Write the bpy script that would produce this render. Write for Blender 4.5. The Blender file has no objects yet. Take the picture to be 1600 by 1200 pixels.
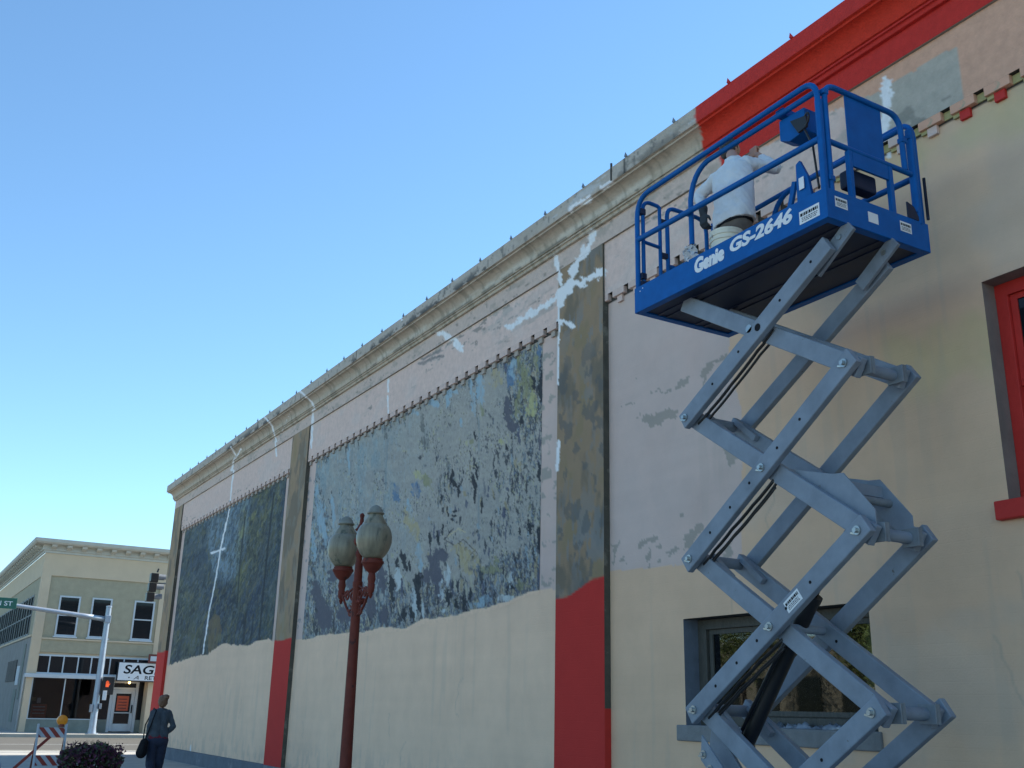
import bpy, bmesh, math, random
import numpy as np
from mathutils import Vector, Matrix

random.seed(7)
D = bpy.data
sc = bpy.context.scene
COL = sc.collection

# ------------------------------------------------------------------ camera
FPX = 1605.56
CAMZ = 1.5
R_ = (0.85983696, -0.51007431, 0.02246327)
U_ = (-0.17308173, -0.24980929, 0.95270039)
F_ = (0.48033646, 0.82305499, 0.3030798)
cam = D.objects.new('camera', D.cameras.new('camera'))
COL.objects.link(cam)
cam.matrix_world = Matrix(((R_[0], U_[0], -F_[0], 0), (R_[1], U_[1], -F_[1], 0), (R_[2], U_[2], -F_[2], CAMZ), (0, 0, 0, 1)))
cam.data.sensor_width = 36
cam.data.lens = FPX / 1600 * 36
cam.data.clip_start = 0.1
cam.data.clip_end = 2000
sc.camera = cam

# ------------------------------------------------------------------ world, sun, exposure
SUN_AZ, SUN_EL = math.radians(83), math.radians(42)      # azimuth from +Y towards +X
w = D.worlds.new('World'); sc.world = w; w.use_nodes = True
nt = w.node_tree; nt.nodes.clear()
sky = nt.nodes.new('ShaderNodeTexSky'); sky.sky_type = 'NISHITA'; sky.sun_disc = False
sky.sun_elevation = SUN_EL; sky.sun_rotation = SUN_AZ
sky.air_density = 0.9; sky.dust_density = 0.0; sky.ozone_density = 2.2
bg = nt.nodes.new('ShaderNodeBackground'); bg.inputs[1].default_value = 0.12
wo = nt.nodes.new('ShaderNodeOutputWorld')
wb = nt.nodes.new('ShaderNodeMixRGB'); wb.blend_type = 'MULTIPLY'; wb.inputs[0].default_value = 1; wb.inputs[2].default_value = (.82, 1.02, 1.04, 1)   # the camera's cool white balance, over the whole sky
nt.links.new(sky.outputs[0], wb.inputs[1]); nt.links.new(wb.outputs[0], bg.inputs[0]); nt.links.new(bg.outputs[0], wo.inputs[0])
sl = D.lights.new('sun', 'SUN'); sl.energy = 5; sl.angle = math.radians(0.53); sl.color = (1.0, 0.95, 0.86)
sun = D.objects.new('sun', sl); COL.objects.link(sun)
sd = Vector((math.sin(SUN_AZ) * math.cos(SUN_EL), math.cos(SUN_AZ) * math.cos(SUN_EL), math.sin(SUN_EL)))
sun.rotation_euler = (-sd).to_track_quat('-Z', 'Y').to_euler()
sun.location = (30, 20, 40)
sc.view_settings.view_transform = 'Standard'; sc.view_settings.look = 'None'
sc.view_settings.exposure = 1.05; sc.view_settings.gamma = 1; sc.view_settings.use_curve_mapping = False

# ------------------------------------------------------------------ helpers
def ray(x, y):
    a, b = (x - 800) / FPX, -(y - 600) / FPX
    return np.array([a * R_[i] + b * U_[i] + F_[i] for i in range(3)])
def hX(x, y, X):
    r = ray(x, y); p = r * X / r[0]; return Vector((p[0], p[1], p[2] + CAMZ))
def hY(x, y, Y):
    r = ray(x, y); p = r * Y / r[1]; return Vector((p[0], p[1], p[2] + CAMZ))
def to_px(X, Y, Z):
    c = [X * v[0] + Y * v[1] + (Z - CAMZ) * v[2] for v in (R_, U_, F_)]
    return 800 + FPX * c[0] / c[2], 600 - FPX * c[1] / c[2]

def mat(name, col, rough=0.6, metal=0.0, nv=0.12, ns=3.0, bump=0.0, bs=40.0, attr=False, brick=0.0, col2=None, c2s=2.0, c2t=0.55, spec=0.5, stretch=(1, 1, 1), emit=None):
    m = D.materials.new(name); m.use_nodes = True
    n = m.node_tree.nodes; l = m.node_tree.links; b = n['Principled BSDF']
    b.inputs['Roughness'].default_value = rough; b.inputs['Metallic'].default_value = metal
    b.inputs['Specular IOR Level'].default_value = spec
    tc = n.new('ShaderNodeTexCoord')
    mp = n.new('ShaderNodeMapping'); mp.inputs['Scale'].default_value = stretch
    l.new(tc.outputs['Object'], mp.inputs[0])
    if attr:
        a = n.new('ShaderNodeAttribute'); a.attribute_name = 'Col'; base = a.outputs['Color']
    else:
        r = n.new('ShaderNodeRGB'); r.outputs[0].default_value = (*col, 1); base = r.outputs[0]
    if col2:
        nz = n.new('ShaderNodeTexNoise'); nz.inputs['Scale'].default_value = c2s; nz.inputs['Detail'].default_value = 8; nz.inputs['Roughness'].default_value = 0.65
        l.new(mp.outputs[0], nz.inputs['Vector'])
        rp = n.new('ShaderNodeValToRGB'); rp.color_ramp.elements[0].position = c2t; rp.color_ramp.elements[1].position = c2t + 0.06
        l.new(nz.outputs[0], rp.inputs[0])
        mx = n.new('ShaderNodeMixRGB'); l.new(rp.outputs[0], mx.inputs[0]); l.new(base, mx.inputs[1]); mx.inputs[2].default_value = (*col2, 1)
        base = mx.outputs[0]
    nz = n.new('ShaderNodeTexNoise'); nz.inputs['Scale'].default_value = ns; nz.inputs['Detail'].default_value = 9; nz.inputs['Roughness'].default_value = 0.62
    l.new(mp.outputs[0], nz.inputs['Vector'])
    mr = n.new('ShaderNodeMapRange'); mr.inputs[1].default_value = 0.25; mr.inputs[2].default_value = 0.75
    mr.inputs[3].default_value = 1 - nv; mr.inputs[4].default_value = 1 + nv
    l.new(nz.outputs[0], mr.inputs[0])
    mu = n.new('ShaderNodeVectorMath'); mu.operation = 'SCALE'; l.new(base, mu.inputs[0]); l.new(mr.outputs[0], mu.inputs['Scale'])
    l.new(mu.outputs[0], b.inputs['Base Color'])
    h = None
    if bump:
        nb = n.new('ShaderNodeTexNoise'); nb.inputs['Scale'].default_value = bs; nb.inputs['Detail'].default_value = 6
        l.new(tc.outputs['Object'], nb.inputs['Vector'])
        bp = n.new('ShaderNodeBump'); bp.inputs['Strength'].default_value = bump; bp.inputs['Distance'].default_value = 0.02
        l.new(nb.outputs[0], bp.inputs['Height']); h = bp
    if brick:
        sx = n.new('ShaderNodeSeparateXYZ'); cx = n.new('ShaderNodeCombineXYZ')
        l.new(tc.outputs['Object'], sx.inputs[0]); l.new(sx.outputs[1], cx.inputs[0]); l.new(sx.outputs[2], cx.inputs[1])
        bt = n.new('ShaderNodeTexBrick'); bt.inputs['Scale'].default_value = 1
        bt.inputs['Brick Width'].default_value = 0.34; bt.inputs['Row Height'].default_value = 0.1; bt.inputs['Mortar Size'].default_value = 0.006; bt.inputs['Mortar Smooth'].default_value = 1
        l.new(cx.outputs[0], bt.inputs['Vector'])
        b2 = n.new('ShaderNodeBump'); b2.invert = True; b2.inputs['Strength'].default_value = brick; b2.inputs['Distance'].default_value = 0.01
        l.new(bt.outputs['Fac'], b2.inputs['Height'])
        if h: l.new(h.outputs[0], b2.inputs['Normal'])
        h = b2
    if h: l.new(h.outputs[0], b.inputs['Normal'])
    if emit:
        b.inputs['Emission Color'].default_value = (*emit[:3], 1); b.inputs['Emission Strength'].default_value = emit[3]
    return m

OFF = {}
def tag(o, label=None, cat=None, group=None, kind=None):
    if label: o['label'] = label
    if cat: o['category'] = cat
    if group: o['group'] = group
    if kind: o['kind'] = kind
    return o
def thing(name, loc, label, cat, group=None):
    o = D.objects.new(name, None); o.empty_display_size = 0.3; o.location = loc; COL.objects.link(o)
    OFF[o.name] = Vector(loc)
    return tag(o, label, cat, group)
def link(name, me, parent=None, material=None, off=None):
    o = D.objects.new(name, me); COL.objects.link(o)
    if material is not None and not me.materials: me.materials.append(material)
    if parent is not None:
        o.parent = parent; OFF[o.name] = OFF[parent.name]
    else: OFF[o.name] = Vector((0, 0, 0))
    return o

class MB:
    def __init__(s): s.v = []; s.f = []
    def add(s, vs, fs):
        n = len(s.v); s.v += [Vector(v) for v in vs]; s.f += [tuple(i + n for i in f) for f in fs]; return s
    def box(s, x0, x1, y0, y1, z0, z1):
        x0, x1 = sorted((x0, x1)); y0, y1 = sorted((y0, y1)); z0, z1 = sorted((z0, z1))
        return s.add([(x0,y0,z0),(x1,y0,z0),(x1,y1,z0),(x0,y1,z0),(x0,y0,z1),(x1,y0,z1),(x1,y1,z1),(x0,y1,z1)],
                     [(0,3,2,1),(4,5,6,7),(0,1,5,4),(1,2,6,5),(2,3,7,6),(3,0,4,7)])
    def beam(s, p, q, wd, ht, side=(1, 0, 0)):     # wd along side, ht perpendicular
        p, q = Vector(p), Vector(q); d = (q - p).normalized(); a = Vector(side); a = (a - d * a.dot(d)).normalized(); b = d.cross(a)
        a *= wd / 2; b *= ht / 2
        return s.add([p-a-b,p+a-b,p+a+b,p-a+b,q-a-b,q+a-b,q+a+b,q-a+b], [(0,3,2,1),(4,5,6,7),(0,1,5,4),(1,2,6,5),(2,3,7,6),(3,0,4,7)])
    def tube(s, pts, r, n=10, cap=True):
        pts = [Vector(p) for p in pts]; rs = r if isinstance(r, (list, tuple)) else [r] * len(pts)
        k0 = len(s.v); up = None
        for i, p in enumerate(pts):
            d = ((pts[min(i+1, len(pts)-1)] - p).normalized() + (p - pts[max(i-1, 0)]).normalized())
            d = d.normalized() if d.length > 1e-6 else Vector((0, 0, 1))
            if up is None:
                up = Vector((0, 0, 1)) if abs(d.z) < 0.9 else Vector((1, 0, 0))
            a = (up - d * up.dot(d)).normalized(); up = a; b = d.cross(a)
            for k in range(n):
                t = 2 * math.pi * k / n; s.v.append(p + (a * math.cos(t) + b * math.sin(t)) * rs[i])
        for i in range(len(pts) - 1):
            for k in range(n):
                s.f.append((k0+i*n+k, k0+i*n+(k+1)%n, k0+(i+1)*n+(k+1)%n, k0+(i+1)*n+k))
        if cap:
            s.f.append(tuple(k0 + k for k in range(n))[::-1]); e = k0 + (len(pts)-1)*n; s.f.append(tuple(e + k for k in range(n)))
        return s
    def lathe(s, prof, c=(0, 0, 0), n=20):
        c = Vector(c); k0 = len(s.v)
        for r, z in prof:
            for k in range(n):
                t = 2*math.pi*k/n; s.v.append(c + Vector((r*math.cos(t), r*math.sin(t), z)))
        for i in range(len(prof)-1):
            for k in range(n): s.f.append((k0+i*n+k, k0+i*n+(k+1)%n, k0+(i+1)*n+(k+1)%n, k0+(i+1)*n+k))
        s.f.append(tuple(k0+k for k in range(n))[::-1]); e = k0+(len(prof)-1)*n; s.f.append(tuple(e+k for k in range(n)))
        return s
    def prism(s, poly, d):      # polygon points (3d) extruded by vector d
        n = len(poly); P = [Vector(p) for p in poly]; d = Vector(d)
        return s.add(P + [p + d for p in P], [tuple(range(n))[::-1], tuple(range(n, 2*n))] + [(i, (i+1)%n, n+(i+1)%n, n+i) for i in range(n)])
    def sphere(s, c, r, n=12, m=8):
        r = (r, r, r) if not isinstance(r, (list, tuple)) else r
        prof = [(math.sin(math.pi*i/m), -math.cos(math.pi*i/m)) for i in range(m+1)]
        k0 = len(s.v); c = Vector(c)
        for a, z in prof:
            for k in range(n):
                t = 2*math.pi*k/n; s.v.append(c + Vector((a*math.cos(t)*r[0], a*math.sin(t)*r[1], z*r[2])))
        for i in range(m):
            for k in range(n): s.f.append((k0+i*n+k, k0+i*n+(k+1)%n, k0+(i+1)*n+(k+1)%n, k0+(i+1)*n+k))
        return s
    def build(s, name, material, parent=None, smooth=False, bevel=0.0, **kw):
        me = D.meshes.new(name); off = OFF[parent.name] if parent is not None else Vector((0, 0, 0))
        me.from_pydata([tuple(v - off) for v in s.v], [], s.f)
        bm = bmesh.new(); bm.from_mesh(me); bmesh.ops.remove_doubles(bm, verts=bm.verts, dist=1e-5); bmesh.ops.recalc_face_normals(bm, faces=bm.faces); bm.to_mesh(me); bm.free()
        if smooth:
            me.shade_smooth()
            if smooth == 'auto':
                me.set_sharp_from_angle(angle=math.radians(40))
        o = link(name, me, parent, material)
        if bevel:
            md = o.modifiers.new('bevel', 'BEVEL'); md.width = bevel; md.segments = 2; md.limit_method = 'ANGLE'; md.harden_normals = False
        if kw: tag(o, **kw)
        return o

def arc(p0, c, p1, n=6):       # quadratic bend through control c
    p0, c, p1 = Vector(p0), Vector(c), Vector(p1)
    return [p0*(1-t)**2 + c*2*t*(1-t) + p1*t*t for t in [i/n for i in range(n+1)]]
def copy_obj(o, parent=None, loc=None):
    c = o.copy(); COL.objects.link(c)
    if parent is not None: c.parent = parent
    if loc is not None: c.location = loc
    return c

# ------------------------------------------------------------------ numpy noise and paint
def _h(ix, iy, s):
    n = (ix.astype(np.int64) * 374761393 + iy.astype(np.int64) * 668265263 + s * 1442695041) & 0x7fffffff
    n = ((n ^ (n >> 13)) * 1274126177) & 0x7fffffff
    n = (n ^ (n >> 16)) & 0xffff
    return n / 65535.0
def vn(x, y, s):
    ix, iy = np.floor(x), np.floor(y); fx, fy = x - ix, y - iy
    fx = fx*fx*(3-2*fx); fy = fy*fy*(3-2*fy)
    a, b, c, d = _h(ix, iy, s), _h(ix+1, iy, s), _h(ix, iy+1, s), _h(ix+1, iy+1, s)
    return (a*(1-fx)+b*fx)*(1-fy) + (c*(1-fx)+d*fx)*fy
def fbm(x, y, s=0, o=5):
    t = 0; a = 0.5; tot = 0
    for i in range(o):
        t = t + a * vn(x * 2**i + 17.3*i, y * 2**i - 9.1*i, s + i*31); tot += a; a *= 0.55
    return t / tot
def sm(x, a, b): t = np.clip((x - a) / (b - a), 0, 1); return t*t*(3-2*t)
def mixc(C, m, c):
    c = np.asarray(c, float)
    if c.ndim == 1: c = c[None, :]
    C[:] = C * (1 - m[:, None]) + c * m[:, None]
def inpoly(px, py, poly):
    r = np.zeros(px.shape, bool); n = len(poly)
    for i in range(n):
        x0, y0 = poly[i]; x1, y1 = poly[(i+1) % n]
        if y0 == y1: continue
        c = ((y0 > py) != (y1 > py)) & (px < (x1-x0)*(py-y0)/(y1-y0) + x0)
        r ^= c
    return r
def polyline_d(px, py, pts):
    d = np.full(px.shape, 1e9)
    for (x0, y0), (x1, y1) in zip(pts[:-1], pts[1:]):
        dx, dy = x1-x0, y1-y0; t = np.clip(((px-x0)*dx + (py-y0)*dy) / (dx*dx+dy*dy+1e-9), 0, 1)
        d = np.minimum(d, np.hypot(px-x0-t*dx, py-y0-t*dy))
    return d
def blob(px, py, cx, cy, rx, ry, ang=0):
    a = math.radians(ang); x = (px-cx)*math.cos(a) + (py-cy)*math.sin(a); y = -(px-cx)*math.sin(a) + (py-cy)*math.cos(a)
    return np.exp(-((x/rx)**2 + (y/ry)**2))

CREAM = (.82, .57, .40); CREAM3 = (.71, .47, .31); PRIMER = (.63, .465, .40); PATCH = (.33, .305, .26); WHITE = (.80, .79, .79)  # CREAM3 is the cream darkened to paint in vignetting and the lift's shade
PILB = (.31, .215, .135); RED = (.52, .034, .027); ORED = (.55, .06, .02); PEACH = (.66, .36, .24); COVE = (.45, .365, .29)

W_CRACKS = [([(365,735),(358,800),(345,855),(337,905),(327,955),(317,1022)], 1.6), ([(331,864),(342,860),(350,857)], 2.6),
 ([(926,362),(918,385),(905,405),(893,432),(882,455),(876,478)], 6.5), ([(941,424),(925,432),(905,443),(880,454),(860,470),(835,487),(812,500),(795,511)], 6),
 ([(868,400),(872,425),(875,445)], 4), ([(873,470),(873,500)], 2.4), ([(873,503),(890,508)], 6), ([(874,505),(872,560),(872,600)], 2.2), ([(873,690),(871,735)], 3),
 ([(430,690),(432,712)], 1.6), ([(489,640),(486,700)], 2.8), ([(607,592),(606,612)], 2.2), ([(606,618),(606,645)], 1.6),
 ([(688,520),(700,527),(705,528)], 5), ([(705,528),(716,538),(721,545)], 5),
 ([(376,702),(368,716)], 1.6), ([(366,716),(362,735)], 2.0), ([(455,640),(430,700)], 0.1), ([(468,610),(487,628),(492,640)], 2.2),
 ([(412,650),(425,665),(432,690)], 1.8), ([(361,698),(368,712)], 1.5), ([(920,310),(905,320),(893,327)], 5), ([(940,292),(955,283)], 4),
 ([(1385,130),(1388,165),(1385,185)], 8), ([(1383,190),(1378,215)], 9), ([(1390,215),(1388,240)], 7), ([(612,480),(628,500)], 2), ([(298,1165),(296,1215)], 1.4)]
M1LINE = ([250,262,275,290,302,325,335,355,372,392,400,420,434], [1041,1040,1035,1031,1026,1022,1012,1005,1008,1008,1002,998,1000])
M2LINE = ([470,478,500,520,560,580,605,632,645,665,700,725,745,765,790,812,830,845,880], [998,997,995,990,989,985,980,981,975,967,965,960,951,948,940,930,923,922,922])
M3LINE = ([940,952,1000,1060,1090,1130,1160], [893,890,888,884,879,880,881])

def overlay(C, px, py, Y, Z):
    jag = (fbm(px/4.5, py/4.5, 5, 4) - .5) * 5; jx = (fbm(px/9, py/9, 6, 3) - .5) * 16; jy = (fbm(px/9+40, py/9, 8, 3) - .5) * 16
    sc_ = np.clip(px / 900., .35, 1.)
    for pts, wd in W_CRACKS:
        jj = .12 if wd < 3.2 else min(1, wd*.17); d = polyline_d(px + jx*jj, py + jy*jj, pts); k = .62 if wd < 3 else .85; mixc(C, 1 - sm(d + jag*(.12 + .16*wd)*.8, wd*k*.8, wd*k*1.1 + .25), WHITE)

def pick(U, px, py, sx, sy, seed, amt, tab):
    for i, (c, th) in enumerate(tab):
        m = sm(fbm(px/sx, py/sy, seed + i*7, 5), th, th + .02); mixc(U, m*amt, c)
def mural1(px, py, Y, Z):
    n = len(px); lean = .16
    u = px + (py - 880) * lean
    s1 = fbm(u/5.5, py/34, 11, 5); s2 = fbm(u/2.4 + py/26, py/12, 12, 4); s3 = fbm(u/20, py/55, 13, 4); s4 = fbm((u + py*.45)/4.5, (py - u*.3)/24, 14, 4)
    C = np.tile(np.array([[.075, .105, .105]]), (n, 1))
    mixc(C, sm(s3, .42, .62) * .8, (.055, .08, .12)); mixc(C, sm(s1, .5, .68) * .7, (.125, .16, .15)); mixc(C, sm(s1, .30, .44)*0 + sm(-s1, -.42, -.32) * .7, (.035, .05, .06))
    mixc(C, sm(py, 900, 790) * .35 * sm(px, 420, 330), (.16, .23, .26))
    top = blob(px, py, 345, 790, 60, 42, -30); mixc(C, np.clip(top*1.1, 0, .75), (.20, .28, .32))
    skyp = inpoly(px + (s2-.5)*9, py + (s1-.5)*14, [(322,812),(352,790),(392,768),(386,850),(370,898),(352,914),(338,905),(330,880),(326,850)])
    mixc(C, skyp * .8, (.22, .32, .40)); mixc(C, skyp * sm(s1, .45, .6) * .5, (.28, .38, .45))
    mixc(C, np.clip(blob(px, py, 352, 875, 16, 32, 8) * 1.2, 0, .8), (.27, .38, .46))
    ol = inpoly(px + (s2-.5)*10, py, [(392,768),(440,742),(432,850),(405,905),(382,960),(372,955),(372,900),(384,850)])
    mixc(C, ol * (.35 + .6*sm(s1, .35, .6)), (.17, .17, .085)); mixc(C, ol * sm(s4, .54, .66) * .8, (.30, .30, .14)); mixc(C, ol*sm(-s2, -.45, -.35) * .6, (.05, .07, .06))
    for cx, cy, rx, ry, c, k in ((378,830,5,40,(.36,.36,.15),.8), (372,910,5,28,(.22,.24,.1),.8), (425,800,7,34,(.24,.27,.15),.6), (414,870,10,60,(.06,.08,.13),.7), (350,935,26,24,(.03,.045,.075),.9),
                             (300,930,12,60,(.13,.15,.09),.5), (290,850,16,40,(.12,.15,.14),.5), (310,880,12,60,(.06,.09,.15),.6), (300,1000,22,22,(.16,.16,.08),.6), (380,985,14,26,(.06,.08,.13),.6), (400,940,14,40,(.05,.07,.13),.6), (355,985,10,20,(.10,.09,.06),.6)):
        mixc(C, np.clip(blob(px, py, cx, cy, rx, ry, 8)*1.4, 0, 1) * k * (.5 + .5*sm(s1, .35, .55)), c)
    yl = sm(s4, .585, .66) * sm(px, 300, 285) ; mixc(C, yl*.6, (.27,.29,.15))
    mixc(C, sm(s4, .60, .68) * sm(py, 880, 960) * .7, (.24, .23, .13))
    mixc(C, sm(s2, .62, .72) * .5, (.19, .24, .27)); mixc(C, sm(-s2, -.36, -.28) * .6, (.03, .04, .05))
    ur = px + (py-880)*lean
    pick(C, ur, py, 3.2, 13, 311, .55, [((.13,.17,.17), .60), ((.03,.045,.06), .60), ((.17,.17,.09), .64), ((.08,.12,.18), .60)])
    pick(C, ur + py*.3, py, 1.8, 7, 351, .5, [((.22,.26,.26), .66), ((.025,.03,.035), .64), ((.24,.23,.14), .68)])
    fig = inpoly(px + (s2-.5)*5, py + (s1-.5)*8, [(326,975),(333,958),(343,962),(347,985),(340,1000),(336,1022),(325,1022)])
    mixc(C, fig * .65*(.4+.6*sm(s1,.35,.5)), (.25, .18, .09))
    for pts, wd, k in (([(428,770),(418,860),(410,940),(404,1005)], 1.2, .8), ([(383,808),(375,880),(370,950)], 1.0, .7), ([(384,960),(380,1005)], 1.6, .7), ([(396,960),(392,1000)], 1.4, .6)):
        mixc(C, (1 - sm(polyline_d(px, py, pts), wd*.6, wd*1.5)) * k, (.025, .03, .035))
    return C

STROKES = [(706,742,2.5,9,-15,0),(711,757,5,9,35,0),(716,770,3,7,0,0),(700,800,1.6,10,8,0),(710,799,6,2,10,0),(710,806,5,2,0,0),(707,812,2,4,0,0),(692,825,1.8,8,0,0),(672,840,2,12,0,0),(684,838,2,10,0,0),
 (628,870,3,14,8,0),(633,880,4,16,5,0),(621,885,3,12,10,0),(652,925,6,32,3,0),(655,905,5,10,5,0),(665,900,7,15,0,1),(679,890,8,32,12,1),(688,868,10,14,40,1),(686,910,9,25,0,1),(700,935,4,16,5,0),(714,944,3,12,4,0),(725,945,4,12,0,0),(735,930,2,10,0,0),
 (745,738,2,14,8,0),(741,760,3,22,5,0),(753,790,2,12,0,0),(757,760,2,16,5,2),(827,825,5,14,0,0),(812,830,3,9,0,0),(843,735,3,16,2,0),(844,845,4,26,2,0),(798,918,5,4,0,0),(843,690,2,18,0,1),(792,700,2,5,0,0),(742,680,2,8,3,0),(640,885,2,10,5,0),
 (600,960,8,14,0,1),(580,945,9,22,0,1),(565,930,8,24,0,1),(540,960,14,14,0,1),(507,965,14,24,0,1),(497,930,8,22,5,1),(520,900,8,10,0,1),(548,905,7,20,0,1),(630,960,6,14,0,0),(612,920,5,24,5,0),(645,960,4,14,5,0),(596,900,7,28,5,1),(575,985,5,5,0,1),
 (490,850,4,30,4,3),(505,820,5,40,4,3),(520,800,3,30,4,3),(535,870,6,26,4,3),(497,790,3,40,4,3),(545,710,2,30,0,3),(602,655,3,36,0,4),(600,640,4,30,0,3),(660,660,3,18,3,4),(664,690,5,16,3,4),(620,770,5,14,10,5),(650,765,6,14,12,5),(640,800,4,20,4,3),(655,870,6,22,6,3),(745,630,1.2,34,1,4),
 (750,610,7,26,3,3),(738,620,4,34,8,3),(700,605,20,7,-30,3),(670,625,18,6,-30,3),(640,640,18,5,-30,3),(700,622,4,14,0,3),(720,660,2,8,0,3),(797,590,6,22,4,5),(803,575,7,14,4,3),(793,640,7,20,5,1),(800,665,8,10,0,1),(845,600,4,40,2,0),(815,655,3,8,0,0),(832,600,4,12,0,0),
 (812,570,4,22,10,6),(822,600,8,24,0,6),(832,630,7,22,0,7),(838,565,6,16,0,6),(810,625,4,14,10,6),(828,640,5,12,0,7),(842,560,3,22,0,5),(806,640,3,14,0,6),(752,640,3,12,8,6),(775,590,9,16,10,8),(655,742,8,7,-50,7),(668,755,5,12,30,6),(638,812,6,20,10,8),(650,830,6,14,10,8),(775,880,5,12,0,6),(765,890,16,6,0,6),
 (700,900,4,20,4,9),(690,920,4,16,0,9),(720,860,14,10,-30,8),(730,880,12,16,20,8),(745,870,3,20,20,8),(700,965,5,5,0,8),(693,955,5,3,0,9),(790,935,14,5,0,9),(760,935,10,8,0,3),(750,945,8,5,0,3),(796,905,3,12,0,9),(812,915,6,10,0,6),(648,940,3,24,2,9),(660,950,2,20,2,9),(622,905,4,18,0,9),(588,870,5,18,4,2),(700,728,3,7,0,4),(737,690,3,5,0,6),(782,690,3,4,0,7),(620,985,6,4,0,9)]
SCOL = [(.015,.018,.025),(.06,.065,.09),(.08,.09,.12),(.17,.27,.36),(.075,.085,.09),(.05,.11,.21),(.15,.165,.10),(.25,.265,.14),(.24,.22,.14),(.30,.37,.42)]
def mural2(px, py, Y, Z):
    n = len(px)
    s1 = fbm(px/3.2, py/17, 21, 5); s2 = fbm(px/1.9, py/8, 22, 4); s3 = fbm(px/16, py/34, 23, 4); s5 = fbm(px/6, py/7, 24, 5)
    C = np.tile(np.array([[.205, .213, .213]]), (n, 1)); lf0 = sm(px + (s3-.5)*120, 690, 520); mixc(C, lf0*.55, (.15, .205, .235)); mixc(C, sm(fbm(px/9, py/60, 35, 4), .55, .66)*lf0*.6, (.12, .19, .24)); mixc(C, sm(s3, .4, .65)*.5, (.165, .18, .19)); mixc(C, sm(s5, .5, .7)*.35, (.26, .265, .255))
    U = np.tile(np.array([[.11, .14, .17]]), (n, 1))
    lf = sm(px, 700, 500); mixc(U, lf * .8, (.13, .19, .235)); mixc(U, sm(py, 850, 640)*.5*lf, (.165, .225, .26))
    edge = np.interp(px, M2LINE[0], M2LINE[1]) - py
    bt = sm(edge, 110, 30); mixc(U, bt*.8, (.045, .055, .085)); mixc(U, sm(s1, .52, .62) * .8 * bt, (.17, .21, .25)); mixc(U, sm(s2, .6, .68) * .8 * bt, (.23, .23, .19))
    mixc(U, sm(-s1, -.42, -.34) * .75, (.025, .03, .045)); mixc(U, sm(s2, .60, .7) * .5, (.22, .25, .24))
    rt = sm(px, 770, 800)*sm(py, 690, 640); mixc(U, rt*.8, (.07, .085, .10)); mixc(U, rt*sm(s1, .50, .62)*.9, (.15, .165, .10)); mixc(U, rt*sm(s2, .60, .68)*.8, (.25,.27,.15)); mixc(U, rt*sm(fbm(px/2.5, py/6, 30, 4), .6, .66)*.7, (.10,.16,.24)); mixc(U, rt*sm(-s2, -.4, -.32)*.8, (.02,.025,.04))
    E = .31 + .13*sm(px, 720, 800)*sm(py, 620, 720) + .17*sm(px, 535, 490) + .10*sm(px, 640, 560)*sm(py, 740, 860) + .30*sm(edge, 95, 25) + .55*blob(px, py, 822, 600, 26, 70) + .16*blob(px, py, 700, 770, 40, 60)
    tl = polyline_d(px, py, [(490,715),(868,515)]); E = E + .16*sm(tl, 30, 6)
    m = sm(.62*s1 + .38*s5 - (1 - E), -.045, .02) if False else sm(E - (.5*s1 + .25*s5 + .25*s2), -.012, .012)
    m = m * .93
    pick(U, px, py, 4.5, 13, 401, .8, [((.14,.145,.10), .60), ((.20,.175,.13), .63), ((.17,.20,.22), .62), ((.05,.06,.09), .58), ((.022,.025,.035), .60)])
    pick(U, px, py, 1.8, 5, 451, .7, [((.25,.26,.22), .64), ((.03,.035,.05), .62), ((.10,.15,.21), .62)])
    C = C*(1-m[:, None]) + U*m[:, None]
    wx0 = (fbm(px/4, py/5, 43, 4) - .5)*10; s6 = fbm(px/26, py/30, 27, 3); s7 = fbm(px/2.2, py/5, 28, 4)
    cl = sm(s6, .46, .62)
    fl = sm(.5*s2+.5*s5, .62, .65)*sm(px, 560, 720)*sm(py, 640, 700)*cl; mixc(C, fl*.8, (.045, .05, .07))
    mixc(C, sm(s7, .66, .70)*cl*.6*sm(py, 600, 680), (.26, .27, .17)); mixc(C, sm(fbm(px/2.6, py/9, 29, 4), .66, .70)*.6*sm(px, 700, 560), (.19, .26, .31))
    mixc(C, sm(s7, .42, .30)*.22, (.15, .16, .17))
    rg = random.Random(21)
    for q in range(230):
        if q < 120: cx = rg.uniform(490, 850); cy = np.interp(cx, *M2LINE) - abs(rg.gauss(0, 42)) - 6; ln = rg.uniform(5, 20)
        elif q < 190: cx, cy, ln = rg.gauss(715, 38), rg.gauss(800, 50), rg.uniform(2, 9)
        else: cx, cy, ln = rg.gauss(805, 28), rg.gauss(730, 90), rg.uniform(3, 12)
        if cx > 852 or cx < 485: continue
        c = rg.choice([(.02,.024,.034)]*4 + [(.05,.06,.10)]*2 + [(.24,.25,.22), (.19,.175,.12), (.16,.22,.27)])
        mixc(C, sm(blob(px + wx0*.5, py + wx0*.5, cx, cy, rg.uniform(.8, 2.6), ln, rg.uniform(-14, 6)), .35, .5)*.85, c)
    ch = fbm(px/1.7, py/3.2, 33, 4); mixc(C, sm(ch, .665, .68)*(.25+.75*cl)*.7*sm(py, 560, 640), (.035,.04,.05)); mixc(C, sm(ch, .33, .315)*.55*(.3+.7*cl), (.27,.285,.28))
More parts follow.
